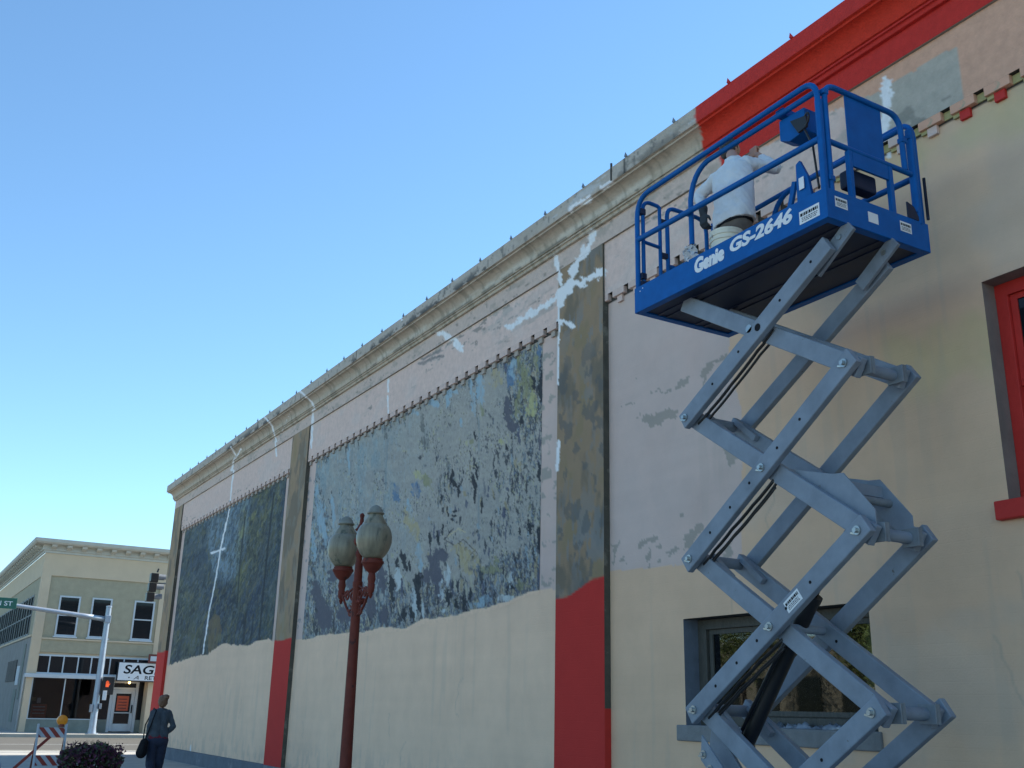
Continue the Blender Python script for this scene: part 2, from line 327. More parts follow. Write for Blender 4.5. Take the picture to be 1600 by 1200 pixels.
    for pts, wd, c in (([(667,928),(670,898),(680,870),(690,858),(698,866)], 1.6, (.04,.035,.04)), ([(694,843),(712,853),(724,843),(746,864)], .8, (.05,.045,.04)), ([(712,853),(717,872),(719,890)], .9, (.05,.045,.04)), ([(700,838),(716,826),(728,832)], 1.0, (.30,.28,.2)), ([(726,882),(736,866),(744,858)], .8, (.06,.05,.04)),
                       ([(688,940),(693,934),(698,940),(697,948)], .9, (.30,.31,.30)), ([(642,985),(646,978),(652,982)], .9, (.30,.31,.30)), ([(706,742),(703,760)], 1.4, (.02,.02,.03)), ([(716,765),(722,750)], 1.4, (.02,.02,.03)), ([(670,838),(673,860)], 1.0, (.02,.02,.03)), ([(683,830),(684,846)], 1.1, (.02,.02,.03)), ([(695,842),(708,826)], 1.0, (.03,.03,.04))):
        mixc(C, (1-sm(polyline_d(px + (s7-.5)*4, py, pts), wd*.6, wd*1.3))*.85, c)
    for x in (545, 600, 748): mixc(C, sm(np.abs(px + (py-800)*.05*(1 if x < 700 else 0) - x + (s5-.5)*3), 2.2, .6)*.45*sm(s1, .4, .5), (.10, .15, .19))
    wx = (fbm(px/5, py/6, 41, 4) - .5) * 14; wy = (fbm(px/5+9, py/8, 42, 4) - .5) * 16
    for cx, cy, rx, ry, a, k in STROKES:
        g = blob(px + wx*min(1, rx/5), py + wy*min(1, ry/12), cx, cy, rx, ry, -a)
        al = .95 if k in (0, 1) else .8; g = g + (s7-.5)*.45 + (s1-.5)*.35
        mixc(C, sm(g, .34, .48)*al*(1 if k < 2 else (.45 + .55*sm(s1, .4, .52))), SCOL[k])
    return C

PATCHES3 = [[(1003,656),(1012,648),(1030,645),(1042,640),(1058,638),(1062,642),(1059,655),(1040,657),(1027,662),(1018,671),(1012,662)], [(1014,617),(1028,610),(1045,608),(1060,600),(1078,586),(1082,592),(1066,605),(1050,607),(1040,612)],
 [(1096,605),(1098,585),(1106,570),(1120,560),(1136,552),(1132,562),(1112,575),(1104,592)], [(1129,694),(1151,708),(1148,722),(1137,729),(1130,712)], [(971,636),(985,630),(998,627),(985,633)], [(991,652),(1000,646),(998,653)], [(1063,808),(1070,803),(1070,811),(1064,813)],
 [(995,852),(1008,843),(1016,836),(1030,838),(1025,846),(1010,850),(1000,858)], [(1072,862),(1072,840),(1085,825),(1096,818),(1097,828),(1085,842)], [(958,850),(965,848),(963,860),(959,885),(956,885)], [(968,880),(974,870),(977,880)], [(1010,870),(1018,855),(1020,862),(1012,880)], [(1024,856),(1034,850),(1032,862)], [(1038,866),(1052,858),(1062,857),(1060,861),(1044,868)], [(1012,888),(1017,878),(1016,888)], [(1127,870),(1135,850),(1142,845),(1145,858),(1140,875)], [(992,590),(995,586),(994,593)], [(1026,880),(1034,872),(1033,880)]]
def base_field(px, py, Y, Z, bay):
    n = len(px); C = np.tile(np.array([PRIMER]), (n, 1))
    big = fbm(Y*.8, Z*.8, 51, 4); mixc(C, sm(big, .4, .7)*.25, (.54, .47, .43))
    jag = (fbm(Y*5, Z*5, 52, 4) - .5)
    if bay == 3:
        ix = (fbm(px/9, py/9, 53, 4)-.5)*16
        for p in PATCHES3: mixc(C, inpoly(px + ix, py + (fbm(px/7+3, py/9, 54, 4)-.5)*14, p)*.8, (.32,.285,.24))
        ln = np.interp(px, *M3LINE)
        m = np.maximum((py + jag*9 > ln).astype(float), (px + (fbm(Y*2, Z*2, 55, 3)-.5)*14 > np.interp(py, [480,560,640,880], [1138,1142,1156,1160])).astype(float))
        mixc(C, sm(m*1., .4, .6), CREAM3)
        st = fbm(Y*.9+3, Z*1.1, 56, 5); mixc(C, sm(st, .50, .68)*.30*(px > 1165), (.50, .43, .36))
        yl = fbm(Y*.7+9, Z*.9, 57, 4); mixc(C, sm(yl, .5, .66)*.45*sm(py, 760, 520)*(px > 1165), (.55, .46, .22))
    else:
        ln = np.interp(px, *(M1LINE if bay == 1 else M2LINE))
        if bay == 2:
            pt = sm(fbm(Y*5+2, Z*9, 58, 4), .655, .67)*(px > 846); mixc(C, pt*.8, PATCH)
            pt = sm(fbm(Y*5+2, Z*9, 59, 4), .68, .70)*(px < 500); mixc(C, pt*.8, (.25,.25,.26))
        mixc(C, sm(py - ln - jag*6 - (fbm(Y*1.3, Z*0, 7, 4)-.5)*6, -.6, .6), CREAM)
    rl = fbm(Y*1.5, Z*.7, 60, 5); rc = fbm(Y*.5, Z*9, 62, 3); C *= (1 + (rl[:, None]-.5)*.14 + (rc[:, None]-.5)*.06)
    rg = random.Random(bay*11)
    for q in range(9):
        y0 = rg.uniform(4.5, 9.8) if bay == 3 else (rg.uniform(11.5, 21) if bay == 2 else rg.uniform(23, 32)); z0 = rg.uniform(.5, 5.6); pts = [(y0, z0)]
        for _ in range(rg.randint(4, 9)): pts.append((pts[-1][0] + rg.gauss(0, .06), pts[-1][1] - rg.uniform(.03, .14)))
        mixc(C, (1 - sm(polyline_d(Y, Z, pts), .004, .016))*.28, (.30, .27, .23))
    dr = sm(fbm(Y*7, Z*.5, 63, 4), .60, .70)*sm(fbm(Y*.8, Z*.6, 64, 3), .45, .6); mixc(C, dr*.14, (.40, .36, .30))
    low = sm(Z, 1.0, .35)*sm(fbm(Y*7, Z*4, 61, 4), .5, .6)*.25; mixc(C, low, (.28,.27,.25))
    return C
def paint_pil(px, py, Y, Z, which):
    n = len(px); C = np.tile(np.array([PILB]), (n, 1))
    s = fbm(Y*3, Z*1.6, 71, 5); v = fbm(Y*16, Z*2.4, 72, 4); k = fbm(Y*4, Z*3.5, 73, 5)
    mixc(C, sm(s, .5, .66)*.6, (.115,.11,.09)); mixc(C, sm(s, .45, .3)*.5, (.24, .19, .10))
    if which == 2:
        z = (sm(k*.55 + v*.45, .515, .555)); zone = .25 + .75*np.clip(blob(px, py, 915, 510, 50, 28) + blob(px, py, 915, 840, 60, 65) + blob(px, py, 900, 690, 30, 20) + blob(px,py,905,390,30,30)+.6*blob(px, py, 915, 620, 30, 40), 0, 1)
        mixc(C, z*zone*.75, (.215, .22, .215))
        mixc(C, sm(fbm(Y*5+7, Z*4, 75, 4), .56, .60)*.6*sm(py, 480, 600), (.11, .115, .115))
    else:
        mixc(C, sm(k*.6+v*.4, .53, .6)*.35, (.26,.25,.21)); C *= 1.12
    zr = {0: 2.98, 1: 2.84, 2: 2.95}[which]
    rj = (fbm(Y*3, Z*3, 76, 4)-.5)*.08
    if which == 2: zr = np.interp(Y, [10.2,10.45,10.75,10.95,11.27], [3.08,3.07,2.98,2.90,2.90])
    r = sm(Z + rj, zr+.015, zr-.015)
    mixc(C, r, RED)
    return C
def paint_cornice(px, py, Y, Z, X):
    n = len(px); C = np.tile(np.array([COVE]), (n, 1))
    s = fbm(Y*1.3, Z*5, 81, 5); v = fbm(Y*5, Z*14, 82, 5); g = fbm(Y*9, Z*4, 83, 4)
    fas = X < 7.045
    mixc(C, fas*.75, (.47,.42,.37)); mixc(C, sm(s, .48, .62)*.28, (.34,.29,.22)); mixc(C, sm(v, .58, .66)*.25, (.52,.46,.37))
    mixc(C, (X > 7.20)*.5, (.52,.45,.35))
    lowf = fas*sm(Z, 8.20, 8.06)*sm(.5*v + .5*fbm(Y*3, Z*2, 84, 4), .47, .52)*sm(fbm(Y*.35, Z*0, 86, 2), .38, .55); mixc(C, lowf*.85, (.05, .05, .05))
    mixc(C, fas*sm(fbm(Y*14, Z*10, 87, 4), .66, .70)*.6, (.12,.12,.115))
    mixc(C, fas*sm(fbm(Y*1.1+5, Z*6, 88, 4), .62, .66)*.6*(Y < 14), (.55,.56,.57))
    # patched strip along the foot of the cove, with dark flaking under it
    stp = (~fas)*sm(Z, 7.83, 7.86)*sm(Z, 7.95, 7.90)*sm(fbm(Y*1.4, Z*9, 89, 4), .42, .47)*(Y < 17.5)*(Y > 9); mixc(C, stp*.8, (.58,.53,.45))
    dk = (~fas)*sm(Z, 7.81, 7.83)*sm(Z, 7.88, 7.84)*sm(fbm(Y*2.4+1, Z*9, 90, 4), .48, .54)*(Y < 18)*(Y > 9); mixc(C, dk*.75, (.12,.11,.09))
    drip = (~fas)*sm(fbm(Y*11, Z*2.2, 91, 4), .60, .66)*.45; mixc(C, drip, (.20,.18,.14))
    for yy in (9.35, 7.05+4.9, 15.1, 18.2, 21.4, 24.6, 27.9, 31.0):
        mixc(C, fas*(np.abs(Y-yy) < .012)*.9, (.04,.04,.04))
    red = sm(Y + (X-7.05)*(-.5) + (fbm(Y*8, Z*9, 92, 3)-.5)*.12, 7.97, 7.95)
    mixc(C, red, RED); mixc(C, red*(~fas)*(X < 7.22)*.6, (.56, .035, .010))
    return C
def paint_frieze(px, py, Y, Z, X, band=False):
    n = len(px); C = np.tile(np.array([PRIMER]), (n, 1))
    s = fbm(Y*1.6, Z*3, 101, 5); g = fbm(Y*3.5, Z*9, 102, 5); q = fbm(Y*9, Z*9, 103, 4)
    near = sm(Y, 16, 11)
    if band:
        mixc(C, .35 + s*0, (.50,.44,.37)); mixc(C, sm(g, .60, .66)*.45, (.30,.275,.23)); mixc(C, sm(fbm(Y*8, Z*16, 104, 4), .72, .75)*.6, (.18,.165,.14))
    else:
        top = sm(Z, 7.1, 7.42)
        C *= 1.1; lo = sm(fbm(Y*.6, Z*1.5, 107, 3), .50, .60); mixc(C, sm(g + top*.06, .62, .65)*(.15 + .55*top)*lo, (.36,.33,.29)); mixc(C, sm(fbm(Y*4, Z*22, 105, 4) + top*.04, .70, .73)*.7*lo, (.2,.19,.17)); mixc(C, sm(fbm(Y*1.2, Z*6, 106, 4), .62, .68)*sm(Y, 14, 11.5)*.5, (.33,.31,.28))
        mixc(C, sm(s, .5, .7)*.3, (.6,.53,.49))
        for x0, y0, x1, y1 in ((660,560,690,548), (655,568,692,556), (1430,172,1450,160), (1440,185,1455,190)):
            mixc(C, (1-sm(polyline_d(px + (q-.5)*8, py + (g-.5)*8, [(x0,y0),(x1,y1)]), 1.5, 3.))*.7, (.17,.17,.17))
        # right hand part: pale grey field, peach test coat, blotches
        mixc(C, sm(px, 1330, 1350)*.9, (.42,.385,.32))
        bl = np.clip(blob(px, py, 1418, 178, 22, 12, -30) + blob(px, py, 1440, 188, 16, 7, 0) + blob(px, py, 1425, 200, 14, 8) + blob(px, py, 1480, 153, 12, 3, -20) + blob(px, py, 1425, 108, 20, 3, -20), 0, 1)
        mixc(C, sm(bl + (q-.5)*.9, .55, .75)*.75, (.24,.225,.19))
        pe = np.maximum((px + (q-.5)*3 > np.interp(py, [60, 80, 170], [1496, 1496, 1506])), (py + (g-.5)*14 < np.interp(px, [1120, 1300, 1380, 1497], [262, 175, 140, 68])) & (px > 1120)).astype(float)
        mixc(C, sm(pe*1., .4, .6)*.9, PEACH)
        mixc(C, (px > 1120)*(Z < 6.70)*sm(q, .3, .5)*.35, (.5,.45,.25))
    if band:
        red = sm(Y + (fbm(Y*8, Z*9, 92, 3)-.5)*.12, 7.86, 7.84); mixc(C, red, RED)
    return C

def grid_mesh(name, X, ys, zs, painter, parent, material, holes=(), keep=None, ywarp=None):
    """painted wall sheet in the plane x = X (or X an array per z row)"""
    ys = np.array(ys); zs = np.array(zs); ny, nz = len(ys), len(zs)
    Yg, Zg = np.meshgrid(ys, zs); Xg = np.broadcast_to(np.array(X, float).reshape(-1, 1) if np.ndim(X) else np.full((nz, 1), X), Yg.shape)
    Yf, Zf, Xf = Yg.ravel(), Zg.ravel(), Xg.ravel()
    px, py = to_px(Xf, Yf, Zf); C = painter(px, py, Yf, Zf, Xf); overlay(C, px, py, Yf, Zf)
    i = np.arange(nz-1)[:, None]*ny + np.arange(ny-1)[None, :]; F = np.stack([i, i+ny, i+ny+1, i+1], -1).reshape(-1, 4)
    cy = (Yf[F[:, 0]] + Yf[F[:, 2]])/2; cz = (Zf[F[:, 0]] + Zf[F[:, 2]])/2; ok = np.ones(len(F), bool)
    for y0, y1, z0, z1 in holes: ok &= ~((cy > y0) & (cy < y1) & (cz > z0) & (cz < z1))
    if keep is not None: ok &= keep(cy, cz)
    F = F[ok]; used = np.unique(F); re = np.full(len(Yf), -1); re[used] = np.arange(len(used)); F = re[F]
    off = OFF[parent.name]
    co = np.stack([Xf[used]-off.x, Yf[used]-off.y, Zf[used]-off.z], 1); C = np.clip(C[used], 0, 1)
    me = D.meshes.new(name); me.vertices.add(len(co)); me.vertices.foreach_set('co', co.ravel().astype(np.float32))
    me.loops.add(len(F)*4); me.loops.foreach_set('vertex_index', F.ravel().astype(np.int32))
    me.polygons.add(len(F)); me.polygons.foreach_set('loop_start', (np.arange(len(F))*4).astype(np.int32))
    me.update(calc_edges=True)
    ca = me.color_attributes.new('Col', 'FLOAT_COLOR', 'POINT'); ca.data.foreach_set('color', np.concatenate([C, np.ones((len(C), 1))], 1).ravel().astype(np.float32))
    me.validate()
    return link(name, me, parent, material)
def span(a, b, st, extra=()):
    r = list(np.linspace(a, b, max(2, int(round((b-a)/st))+1))) + [e for e in extra if a < e < b]
    return np.unique(np.round(r, 5))

# ------------------------------------------------------------------ materials
M = {}
M['wall'] = mat('painted_brick', (1,1,1), rough=.82, nv=.05, ns=3, bump=.18, bs=55, attr=True, brick=.16, spec=.25)
M['mural'] = mat('mural_paint', (1,1,1), rough=.75, nv=.10, ns=14, bump=.3, bs=40, attr=True, brick=.12, spec=.3)
M['plaster'] = mat('painted_plaster', (1,1,1), rough=.75, nv=.12, ns=12, bump=.5, bs=40, attr=True, spec=.2)
M['plaster_dim'] = mat('joint_paint', (.28,.25,.21), rough=.85, nv=.2)
M['core'] = mat('dark_core', (.10,.095,.09), rough=.9)
M['roof'] = mat('roof_felt', (.16,.16,.16), rough=.9, bump=.3)
M['return'] = mat('weathered_side', (.085,.078,.06), rough=.85, nv=.3, ns=4, bump=.3, col2=(.16,.15,.12), c2s=3, c2t=.58)
M['red'] = mat('red_paint', RED, rough=.6, spec=.25, nv=.12, ns=5, bump=.15)
M['primer'] = mat('primer', PRIMER, rough=.8, nv=.12, ns=8, bump=.3, col2=(.38,.34,.30), c2s=5, c2t=.66)
M['creamp'] = mat('cream_paint', CREAM, rough=.75, nv=.1, ns=6, bump=.2)
M['yellowed'] = mat('yellowed_paint', (.40,.35,.16), rough=.8, nv=.2, ns=9)
M['matt_black'] = mat('matt_black', (.035,.033,.03), rough=.9)
M['plinth'] = mat('plinth_concrete', (.12,.14,.17), rough=.85, nv=.22, ns=2.5, bump=.4, col2=(.19,.20,.22), c2s=1.6, c2t=.58)
M['stone'] = mat('sill_stone', (.20,.20,.20), rough=.85, nv=.2, ns=6, bump=.4)
M['wood'] = mat('old_wood', (.075,.07,.06), rough=.7, nv=.3, ns=8, bump=.3, stretch=(1,6,1))
M['revealg'] = mat('reveal_grey', (.14,.16,.20), rough=.85, nv=.18, ns=5, bump=.2)
M['revealb'] = mat('reveal_brown', (.22,.175,.15), rough=.85, nv=.18, ns=5, bump=.2)
def glass_mat(name, col, rough=.03, spec=1.0, alpha=1.0):
    m = mat(name, col, rough=rough, nv=.1, ns=1.5, spec=spec, bump=.015, bs=2.5); return m
M['glass'] = glass_mat('dark_window_glass', (.012,.015,.018), spec=.22)
M['glassd'] = glass_mat('dull_window_glass', (.035,.04,.04), rough=.5, spec=0)
def clear_glass(name, tint=(.8,.85,.85), mix=.0):
    m = D.materials.new(name); m.use_nodes = True; n = m.node_tree.nodes; l = m.node_tree.links; n.remove(n['Principled BSDF'])
    tr = n.new('ShaderNodeBsdfTransparent'); tr.inputs[0].default_value = (*tint, 1); gl = n.new('ShaderNodeBsdfGlossy'); gl.inputs['Roughness'].default_value = .02
    fr = n.new('ShaderNodeFresnel'); fr.inputs[0].default_value = 1.52; ad = n.new('ShaderNodeMath'); ad.operation = 'ADD'; ad.inputs[1].default_value = mix; l.new(fr.outputs[0], ad.inputs[0])
    mx = n.new('ShaderNodeMixShader'); l.new(ad.outputs[0], mx.inputs[0]); l.new(tr.outputs[0], mx.inputs[1]); l.new(gl.outputs[0], mx.inputs[2])
    l.new(mx.outputs[0], n['Material Output'].inputs[0]); return m
M['pane'] = clear_glass('clear_pane', mix=.08); M['shoppane'] = clear_glass('shop_pane', (.5,.52,.55), -.02)
M['blue'] = mat('lift_blue', (.002,.095,.33), rough=.5, nv=.16, ns=8, spec=.18, col2=(.02,.10,.27), c2s=22, c2t=.7)
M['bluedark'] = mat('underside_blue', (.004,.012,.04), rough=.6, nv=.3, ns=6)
M['arm'] = mat('arm_grey', (.205,.238,.285), rough=.5, nv=.22, ns=5, bump=.06, bs=90, spec=.35, col2=(.10,.085,.07), c2s=15, c2t=.67)
M['armdark'] = mat('bracket_grey', (.17,.19,.21), rough=.55, nv=.25, ns=10)
M['bolt'] = mat('bolt_zinc', (.38,.40,.40), rough=.35, metal=.8, nv=.1)
M['black'] = mat('black_rubber', (.012,.012,.013), rough=.45, nv=.1)
M['chrome'] = mat('chrome_rod', (.75,.76,.78), rough=.08, metal=1, nv=.02)
M['white'] = mat('white_print', (.72,.73,.74), rough=.5, nv=.05)
M['bucketw'] = mat('white_plastic', (.72,.69,.58), rough=.4, nv=.06)
M['ink'] = mat('black_print', (.012,.012,.015), rough=.7, nv=.05, spec=.1)
M['cloth'] = mat('white_cloth', (.60,.62,.66), rough=.9, nv=.1, bump=.4, bs=30)
M['skin'] = mat('skin', (.42,.23,.16), rough=.55, nv=.06)
M['hairb'] = mat('brown_hair', (.15,.075,.04), rough=.6, nv=.3, ns=30, stretch=(1,1,.2))
M['hair'] = mat('dark_hair', (.03,.022,.018), rough=.6, nv=.3, ns=30)
M['shirt'] = mat('pale_blue_shirt', (.60,.62,.65), rough=.9, nv=.10, ns=7, bump=.35, bs=14)
M['trouser'] = mat('brown_trousers', (.12,.095,.075), rough=.9, nv=.2, ns=8, bump=.4, bs=25)
M['jacket'] = mat('denim_jacket', (.055,.068,.085), rough=.9, nv=.25, ns=12, bump=.4, bs=30)
M['jeans'] = mat('dark_jeans', (.018,.024,.05), rough=.9, nv=.25, ns=12, bump=.3, bs=30)
M['redcloth'] = mat('red_hem', (.16,.015,.03), rough=.9, nv=.15)
M['glove'] = mat('dark_glove', (.03,.04,.05), rough=.8, nv=.2)
M['post'] = mat('oxide_red_iron', (.14,.030,.020), rough=.62, spec=.22, nv=.25, ns=9, bump=.2, bs=60, col2=(.06,.02,.018), c2s=7, c2t=.6)
M['globe'] = mat('dirty_globe', (.22,.195,.135), rough=.35, nv=.35, ns=5, stretch=(3,3,.5), col2=(.10,.105,.075), c2s=3, c2t=.55, spec=.5)
M['globecap'] = mat('weathered_cap', (.20,.20,.165), rough=.55, nv=.3, ns=9)
M['concrete'] = mat('sidewalk_concrete', (.36,.34,.30), rough=.9, nv=.15, ns=1.5, bump=.3)
M['kerb'] = mat('kerb_concrete', (.38,.37,.32), rough=.9, nv=.12, ns=2, bump=.3)
M['asphalt'] = mat('worn_asphalt', (.085,.078,.064), rough=.9, nv=.14, ns=.6, bump=.3, bs=80)
M['ground'] = mat('ground', (.16,.155,.13), rough=.95, nv=.2, ns=.4)
M['roadpaint'] = mat('road_paint', (.6,.6,.58), rough=.8, nv=.25, ns=6)
M['galv'] = mat('galvanised_steel', (.36,.40,.45), rough=.42, metal=.55, nv=.12, ns=4)
M['sigblack'] = mat('signal_black', (.012,.013,.015), rough=.4, nv=.1)
M['green'] = mat('sign_green', (.012,.11,.075), rough=.45, nv=.06)
M['handred'] = mat('hand_lamp', (.6,.08,.02), rough=.5, emit=(1,.13,.03,.35))
M['amber'] = mat('amber_lens', (.80,.26,.01), rough=.3, nv=.15, ns=20)
M['barwhite'] = mat('barricade_white', (.42,.45,.50), rough=.5, nv=.12)
M['barorange'] = mat('barricade_orange', (.26,.03,.02), rough=.5, nv=.12)
M['rusty'] = mat('barricade_leg', (.16,.04,.03), rough=.7, nv=.3)
M['b2cream'] = mat('cream_masonry', (.62,.485,.335), rough=.85, nv=.07, ns=1.2, bump=.1)
M['b2green'] = mat('grey_green_stucco', (.39,.34,.235), rough=.9, nv=.10, ns=3, bump=.25, bs=14)
M['b2grey'] = mat('grey_side_wall', (.27,.255,.235), rough=.9, nv=.18, ns=1.2, bump=.1)
M['b2trim'] = mat('pale_trim', (.55,.58,.60), rough=.7, nv=.06)
M['b2roof'] = mat('cornice_white', (.50,.48,.42), rough=.75, nv=.08)
M['b2frame'] = mat('side_frame', (.26,.28,.28), rough=.8)
M['b2kick'] = mat('bulkhead_grey', (.20,.22,.19), rough=.85, nv=.18, ns=3)
M['b2dark'] = mat('shop_interior', (.02,.02,.022), rough=.9)
M['poster'] = mat('orange_poster', (.50,.09,.04), rough=.7, nv=.1)
M['bulb'] = mat('warm_bulb', (.9,.7,.3), emit=(1,.62,.2,6))
M['bluebin'] = mat('blue_plastic', (.03,.14,.36), rough=.35, nv=.08)
M['leafd'] = mat('dark_leaves', (.045,.06,.03), rough=.7, nv=.6, ns=6)
M['leafp'] = mat('purple_leaves', (.085,.02,.05), rough=.7, nv=.6, ns=6)
M['leafy'] = mat('yellow_buds', (.20,.19,.06), rough=.7, nv=.4, ns=6)
M['leafg'] = mat('tree_leaves', (.10,.13,.03), rough=.7, nv=.5, ns=2)
M['bark'] = mat('bark', (.08,.06,.045), rough=.9, nv=.3, ns=6)
M['pot'] = mat('planter_wood', (.05,.035,.025), rough=.85, nv=.3, ns=8)
M['plastic'] = mat('clear_plastic', (.20,.22,.25), rough=.12, nv=.35, ns=11, bump=1.0, bs=9, spec=1.0)
M['jug'] = mat('cloudy_plastic', (.45,.48,.42), rough=.4, nv=.1)
M['foilg'] = mat('house_paint', (.16,.15,.11), rough=.8, nv=.1)

# ------------------------------------------------------------------ ground, streets
def sheet(name, x0, x1, y0, y1, z, m, **kw):
    return MB().add([(x0,y0,z),(x1,y0,z),(x1,y1,z),(x0,y1,z)], [(0,1,2,3)]).build(name, m, None, **kw)
sheet('ground', -900, 900, -900, 900, -0.16, M['ground'], kind='structure')
sheet('road', -200, 200, 36.6, 53.3, -0.13, M['asphalt'], kind='structure')
sheet('road', -30.0, -14.0, -200, 36.6, -0.13, M['asphalt'], kind='structure')
sheet('road', -9.0, 2.0, 57.0, 200, -0.126, M['asphalt'], kind='structure')
MB().box(-13.9, 40, -60, 36.42, -.15, 0).build('pavement', M['concrete'], None, kind='structure')
MB().box(3.0, 60, 53.55, 110, -.15, 0).build('pavement', M['concrete'], None, kind='structure')
MB().box(-14.05, 40, 36.422, 36.58, -.15, .01).build('kerb', M['kerb'], None, kind='structure')
MB().box(2.8, 60, 53.35, 53.548, -.15, .012).build('kerb', M['kerb'], None, kind='structure')
rp = MB()
for y0 in (37.6, 38.7): rp.add([(4.9,y0,-.126),(8.5,y0,-.126),(8.5,y0+.28,-.126),(4.9,y0+.28,-.126)], [(0,1,2,3)])
rp.add([(-20,45.0,-.126),(20,45.0,-.126),(20,45.12,-.126),(-20,45.12,-.126)], [(0,1,2,3)])
rp.build('road_marking', M['roadpaint'], None, kind='structure')
# expansion joints of the pavement
j = MB()
for k in range(24): j.add([(-13.8, -10+2*k, .003), (7.2, -10+2*k, .003), (7.2, -9.985+2*k, .003), (-13.8, -9.985+2*k, .003)], [(0,1,2,3)])
j.build('pavement_joint', M['matt_black'], None, kind='structure')

# ------------------------------------------------------------------ the painted building
XF, XP, XFR = 7.39, 7.30, 7.33
Y_END, Z_TOP = 33.97, 8.25
B = thing('brick_building', (7.3, 15, 0), 'long brick building being repainted, with peeling murals, cornice half red', 'building')
# window openings in bay 3
SW = (6.34, 8.86, 1.40, 2.49); RW = (3.10, 4.88, 3.16, 5.02)
core = MB()
core.box(7.95, 24, -12, Y_END-.05, -.1, 8.0)
core.box(7.40, 7.94, 9.0, Y_END-.05, -.1, 8.0); core.box(7.40, 7.94, 8.87, 9.0, 2.6, 8.0); core.box(7.66, 7.94, 8.87, 9.0, -.1, 2.6)
core.box(7.40, 7.94, -12, 3.09, -.1, 8.0); core.box(7.40, 7.94, 3.09, 8.87, 5.03, 8.0); core.box(7.40, 7.94, 4.89, 8.87, 2.50, 5.03); core.box(7.40, 7.94, 3.09, 8.87, -.1, 1.39); core.box(7.40, 7.94, 3.09, 6.33, 1.39, 3.15)
core.build('wall_core', M['core'], B)
MB().box(7.3, 24.2, -12, Y_END+.02, 8.02, 8.2).build('roof', M['roof'], B)
MB().box(7.35, 24, Y_END-.04, Y_END, 0, 7.9).build('end_wall', M['primer'], B)
def mur(f, line, gain):
    def g(px, py, Y, Z, X):
        C = f(px, py, Y, Z)*gain
        ln = np.interp(px, *line) + (fbm(Y*5, Z*5, 52, 4) - .5)*6 + (fbm(Y*1.3, Z*0, 7, 4)-.5)*6
        mixc(C, sm(py - ln, -.6, .6), CREAM); C *= (1 + (fbm(Y*1.5, Z*.7, 60, 5)[:, None]-.5)*.10); return C
    return g
def P(kind, bay=0): 
    if kind == 'field': return lambda px, py, Y, Z, X: (lambda C: (mixc(C, (Z > 6.612).astype(float), (.06,.055,.048)), C)[1])(base_field(px, py, Y, Z, bay))  # near-black top strip: dark notch backs, plus shade painted in below the frieze
    if kind == 'm1': return mur(mural1, M1LINE, np.array([[.76, .74, .72]]))
    if kind == 'm2': return mur(mural2, M2LINE, np.array([[1.80, 1.60, 1.40]]))
    if kind == 'pil': return lambda px, py, Y, Z, X: paint_pil(px, py, Y, Z, bay)
    if kind == 'corn': return paint_cornice
    if kind == 'fr': return lambda px, py, Y, Z, X: paint_frieze(px, py, Y, Z, X)
    if kind == 'band': return lambda px, py, Y, Z, X: paint_frieze(px, py, Y, Z, X, True)
def mkeep(y0, y1, line):
    def k(cy, cz):
        px, py = to_px(np.full(cy.shape, XF), cy, cz); ln = np.interp(px, *line) + 7
        return (cy > y0) & (cy < y1) & (py < ln) & (cz < 6.612)
    return k
k1 = mkeep(22.98, 32.55, M1LINE); k2 = mkeep(11.80, 21.02, M2LINE)
zs1 = span(0.2, 6.76, .04, [6.612]); zs2 = span(0.2, 6.76, .028, [6.612])
g1 = span(22.55, 32.9, .045, [22.98, 32.55]); g2 = span(11.27, 21.43, .028, [11.80, 21.02])
grid_mesh('mural', XF-.003, span(22.98, 32.55, .03), span(2.3, 6.61, .025), P('m1'), B, M['mural'], keep=k1)['label'] = 'far mural of dark blue-green trees with a white crack'
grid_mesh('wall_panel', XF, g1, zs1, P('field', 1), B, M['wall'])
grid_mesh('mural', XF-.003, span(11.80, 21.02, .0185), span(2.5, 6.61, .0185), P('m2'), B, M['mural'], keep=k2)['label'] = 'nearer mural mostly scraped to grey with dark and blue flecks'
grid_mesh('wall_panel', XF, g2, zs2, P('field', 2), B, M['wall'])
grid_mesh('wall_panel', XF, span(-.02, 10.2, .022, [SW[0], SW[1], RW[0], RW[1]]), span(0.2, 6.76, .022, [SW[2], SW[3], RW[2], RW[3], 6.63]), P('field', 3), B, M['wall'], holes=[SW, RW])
MB().box(7.392, 7.399, -12, -.02, .2, 6.76).build('wall_panel', M['creamp'], B)
# pilasters
PIL = [(0, 32.9, Y_END), (1, 21.43, 22.55), (2, 10.2, 11.27)]
for i, y0, y1 in PIL:
    p = grid_mesh('pilaster', XP, span(y0, y1, .024), span(.3, 7.47, .024 if i else .04), P('pil', i), B, M['wall'])
    zr = (3.0, 1.0, 1.55)[i]
    MB().add([(XP,y0,zr),(7.395,y0,zr),(7.395,y0,7.47),(XP,y0,7.47)], [(0,1,2,3)]).build('pilaster_side', M['return'], B)
    MB().add([(XP,y0,.3),(7.395,y0,.3),(7.395,y0,zr),(XP,y0,zr)], [(0,1,2,3)]).build('pilaster_side', M['red'] if i != 1 else M['return'], B)
    MB().add([(XP,y1,.3),(XP,y1,7.47),(7.395,y1,7.47),(7.395,y1,.3)], [(0,1,2,3)]).build('pilaster_side', M['return'], B)
MB().box(XP, 7.395, -.98, -.02, .3, 7.47).build('pilaster', M['red'], B)
